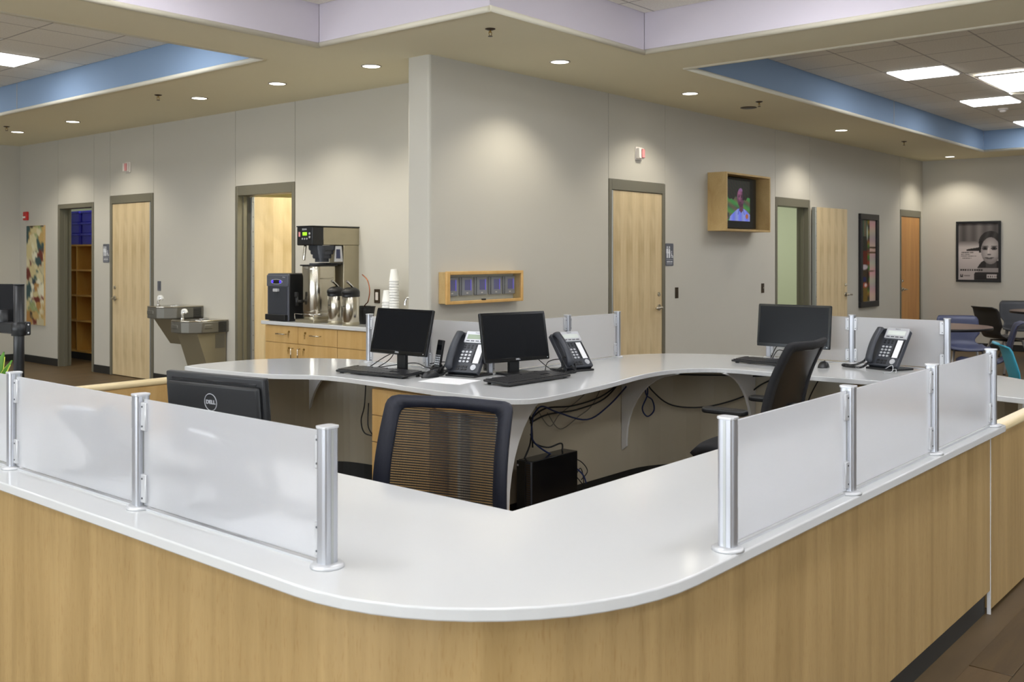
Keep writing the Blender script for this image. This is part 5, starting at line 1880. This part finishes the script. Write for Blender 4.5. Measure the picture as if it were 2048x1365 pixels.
# drinking fountains
def fountain(label, along, top_z, apron=False):
    """wall-local: x right, y into the wall (front is -y)"""
    t = wall_thing('drinking_fountain', label, 'drinking fountain', 'L', along, top_z)
    W_, D_ = .455, .49
    pl = [(0, 0), (0, -D_ + .11), (.08, -D_ + .02), (.17, -D_), (.30, -D_), (.38, -D_ + .05), (W_, -D_ + .16), (W_, 0)]
    obj('basin', G().prism(pl, -.135, -.012, .010), 'fountain', t)
    rim = [(x * 1.0, y * 1.0) for x, y in pl]
    obj('top_deck', G().prism(rim, -.012, .0, .004), 'steel', t)
    obj('bowl', G().lathe([(.12, .0005), (.11, .002), (.09, -.0), (.04, -.004), (.0, -.006)], 28, (W_ * .55, -D_ * .45, .001)), 'chrome', t)
    g = G().tube([(.09, -D_ + .15, .0), (.09, -D_ + .15, .045), (.105, -D_ + .16, .075), (.13, -D_ + .18, .07)], .013, 10)
    g.lathe([(.022, 0), (.020, .012), (.013, .02)], 16, (.09, -D_ + .15, 0))
    obj('bubbler', g, 'chrome', t)
    obj('spout_guard', G().tube([(.085, -D_ + .155, .05), (.09, -D_ + .155, .095), (.12, -D_ + .17, .10), (.135, -D_ + .175, .075)], .016, 8), 'cup', t)
    g = G()
    g.box(.115, .245, -D_ - .004, -D_ + .012, -.09, -.045, .006, 2)
    obj('push_bar', g, 'fountain', t)
    g = G(); g.box(-.004, .012, -D_ + .14, -.18, -.09, -.045, .006, 2).box(W_ - .012, W_ + .004, -.30, -.20, -.09, -.045, .006, 2)
    obj('side_push_bar', g, 'fountain', t)
    g = G()
    for k in range(10): g.box(W_ - .002, W_ + .002, -.13, -.03, -.128 + k * .011, -.121 + k * .011)
    obj('vent_louvres', g, 'black', t, kind='stuff')
    # tapered housing under the basin
    hh_ = .30 if not apron else .62
    g = G()
    tpz = -.135
    v0 = [(.03, -.02), (.03, -D_ + .12), (W_ - .03, -D_ + .12), (W_ - .03, -.02)]
    v1 = [(.03, -.02), (.03, -.16), (W_ - .03, -.16), (W_ - .03, -.02)]
    a = [g.bm.verts.new((x, y, tpz)) for x, y in v0]; b = [g.bm.verts.new((x, y, tpz - hh_)) for x, y in v1]
    for k in range(4): g.bm.faces.new([a[k], a[(k + 1) % 4], b[(k + 1) % 4], b[k]])
    g.bm.faces.new(a); g.bm.faces.new(b[::-1])
    bmesh.ops.recalc_face_normals(g.bm, faces=g.bm.faces[:])
    obj('housing', g, 'fountain_base', t)
    g = G()
    for k in range(14): g.box(W_ - .032, W_ - .027, -.15, -.035, -.16 - k * .011, -.154 - k * .011)
    obj('side_louvres', g, 'fountain', t, kind='stuff')
    return t
fountain('upper left steel drinking fountain on the wall beside the restroom door', 10.265, .935)
fountain('lower right steel drinking fountain with long apron', 9.775, .80, True)

# closet: cubby shelves and blue bins
t = thing('cubby_shelf', 'tall maple cubby shelf seen through the closet doorway', 'shelf unit', (6.80, 14.45, 0), -PI / 2)
obj('kick', G().box(0, 1.9, .03, .35, 0, .10), 'base', t)
cz = [.10, .455, .81, 1.165, 1.52, 1.875]
cxs = [0, .43, .86, 1.29, 1.72]
for z in (.105, .54, .905, 1.27, 1.63):
    obj('shelf', G().box(0.0, 1.74, 0, .34, z, z + .022), 'shelf', t)
for x in (0, .38, .83, 1.28, 1.72):
    obj('divider', G().box(x, x + .022, .001, .339, .127, 1.652), 'shelf', t)
obj('back_board', G().box(0, 1.74, .34, .35, .1, 1.65), 'door_orange', t)
def binn(x, z, label):
    b = thing('storage_bin', label, 'bin', (6.80 + .01, 14.45 - x, z), -PI / 2, 'blue storage bins on the closet shelf')
    obj('body', G().prism(rrect(.02, .34, .02, .30, .03), 0, .16, .006), 'bin_blue', b)
    obj('rim', G().prism(rrect(0, .36, 0, .32, .035), .125, .155, .004), 'bin_blue', b)
i_ = 0
for x, nm in ((.08, 'left'), (.46, 'middle'), (.86, 'right')):
    for lv, wd_ in enumerate(('bottom', 'middle', 'top')):
        binn(x, 1.653 + .162 * lv, '%s blue storage bin of the %s stack on the closet shelf' % (wd_, nm))

# ================================================================ DINING AREA
def round_table(label, x, y, r_=.53):
    t = thing('round_table', label, 'table', (x, y, 0))
    obj('tabletop', G().cyl((0, 0, .712), (0, 0, .742), r_, seg=56, bev=.004), 'table', t)
    obj('edge_band', G().lathe([(r_ + .002, .714), (r_ + .003, .728), (r_ + .002, .740)], 56), 'black', t)
    obj('column', G().cyl((0, 0, .03), (0, 0, .712), .04, seg=20), 'black', t)
    obj('base', G().lathe([(.30, 0), (.30, .01), (.10, .035), (.04, .05)], 32), 'black', t)
round_table('round dark wood table nearest the right frosted screen', 11.02, 3.41)
round_table('round dark wood table at the right edge near the poster', 15.0, 3.05, .62)

def shell_chair(label, loc, rz, shell, grp=None, seat=.45, top=.84):
    """one-piece plastic shell on four splayed legs; faces local -y"""
    t = thing('shell_chair', label, 'chair', (loc[0], loc[1], 0), rz, grp)
    def f(u, v):
        x = (u - .5) * 2
        if v < .5:
            s_ = v / .5
            y = -.23 + .40 * s_
            z = seat - .02 * math.exp(-((s_ - .5) / .3) ** 2) + (.0 if s_ > .15 else -.03 * ((.15 - s_) / .15) ** 2)
            z += .025 * x * x
            wdt = .215 + .01 * s_
        else:
            s_ = (v - .5) / .5
            ang = min(1, s_ / .25)
            y = .17 + .075 * math.sin(ang * PI / 2) + .09 * s_ ** 1.6
            z = seat + (top - seat) * (s_ ** 1.25)
            y -= .045 * x * x * (1 - .3 * s_)
            if s_ > .9: y += .05 * ((s_ - .9) / .1) ** 1.5; z -= .012 * ((s_ - .9) / .1) ** 2
            wdt = .225 - .06 * math.sin(PI * min(1, s_ * 2.2)) * (s_ < .45) + .005
            if s_ > .86: wdt *= math.sqrt(max(.5, 1 - ((s_ - .86) / .14) ** 2 * .30))
        return (x * wdt, y, z)
    obj('shell', G().grid(f, 14, 30, .010), shell, t)
    for sx in (-1, 1):
        for sy in (-1, 1):
            g = G().tube([(sx * .15, sy * .10 - .02, seat - .035), (sx * .24, sy * .24 - .02, .012)], .013, 8, smooth_path=False)
            lg = obj('leg', g, 'leg_silver', t)
            obj('glide', G().cyl((sx * .24, sy * .24 - .02, 0), (sx * .24, sy * .24 - .02, .016), .017, seg=10), 'black', lg)
    obj('seat_frame', G().box(-.16, .16, -.13, .09, seat - .045, seat - .032, .004, 1), 'black', t)
    return t
shell_chair('navy shell chair behind the near round table', (12.0, 3.42), R(-58), 'chair_navy', None, .45, .80)
shell_chair('turquoise shell chair in front of the others at the right', (8.66, 1.86), R(24), 'chair_teal', None, .45, .81)
shell_chair('navy shell chair seen from the side between the tables', (10.46, 2.83), R(196), 'chair_navy', None, .45, .86)
shell_chair('black shell chair with its back to the viewer near the far table', (13.71, 3.42), R(54), 'chair_black', None, .45, .86)
shell_chair('dark grey shell chair behind the far round table', (15.62, 3.72), R(-72), 'charcoal')
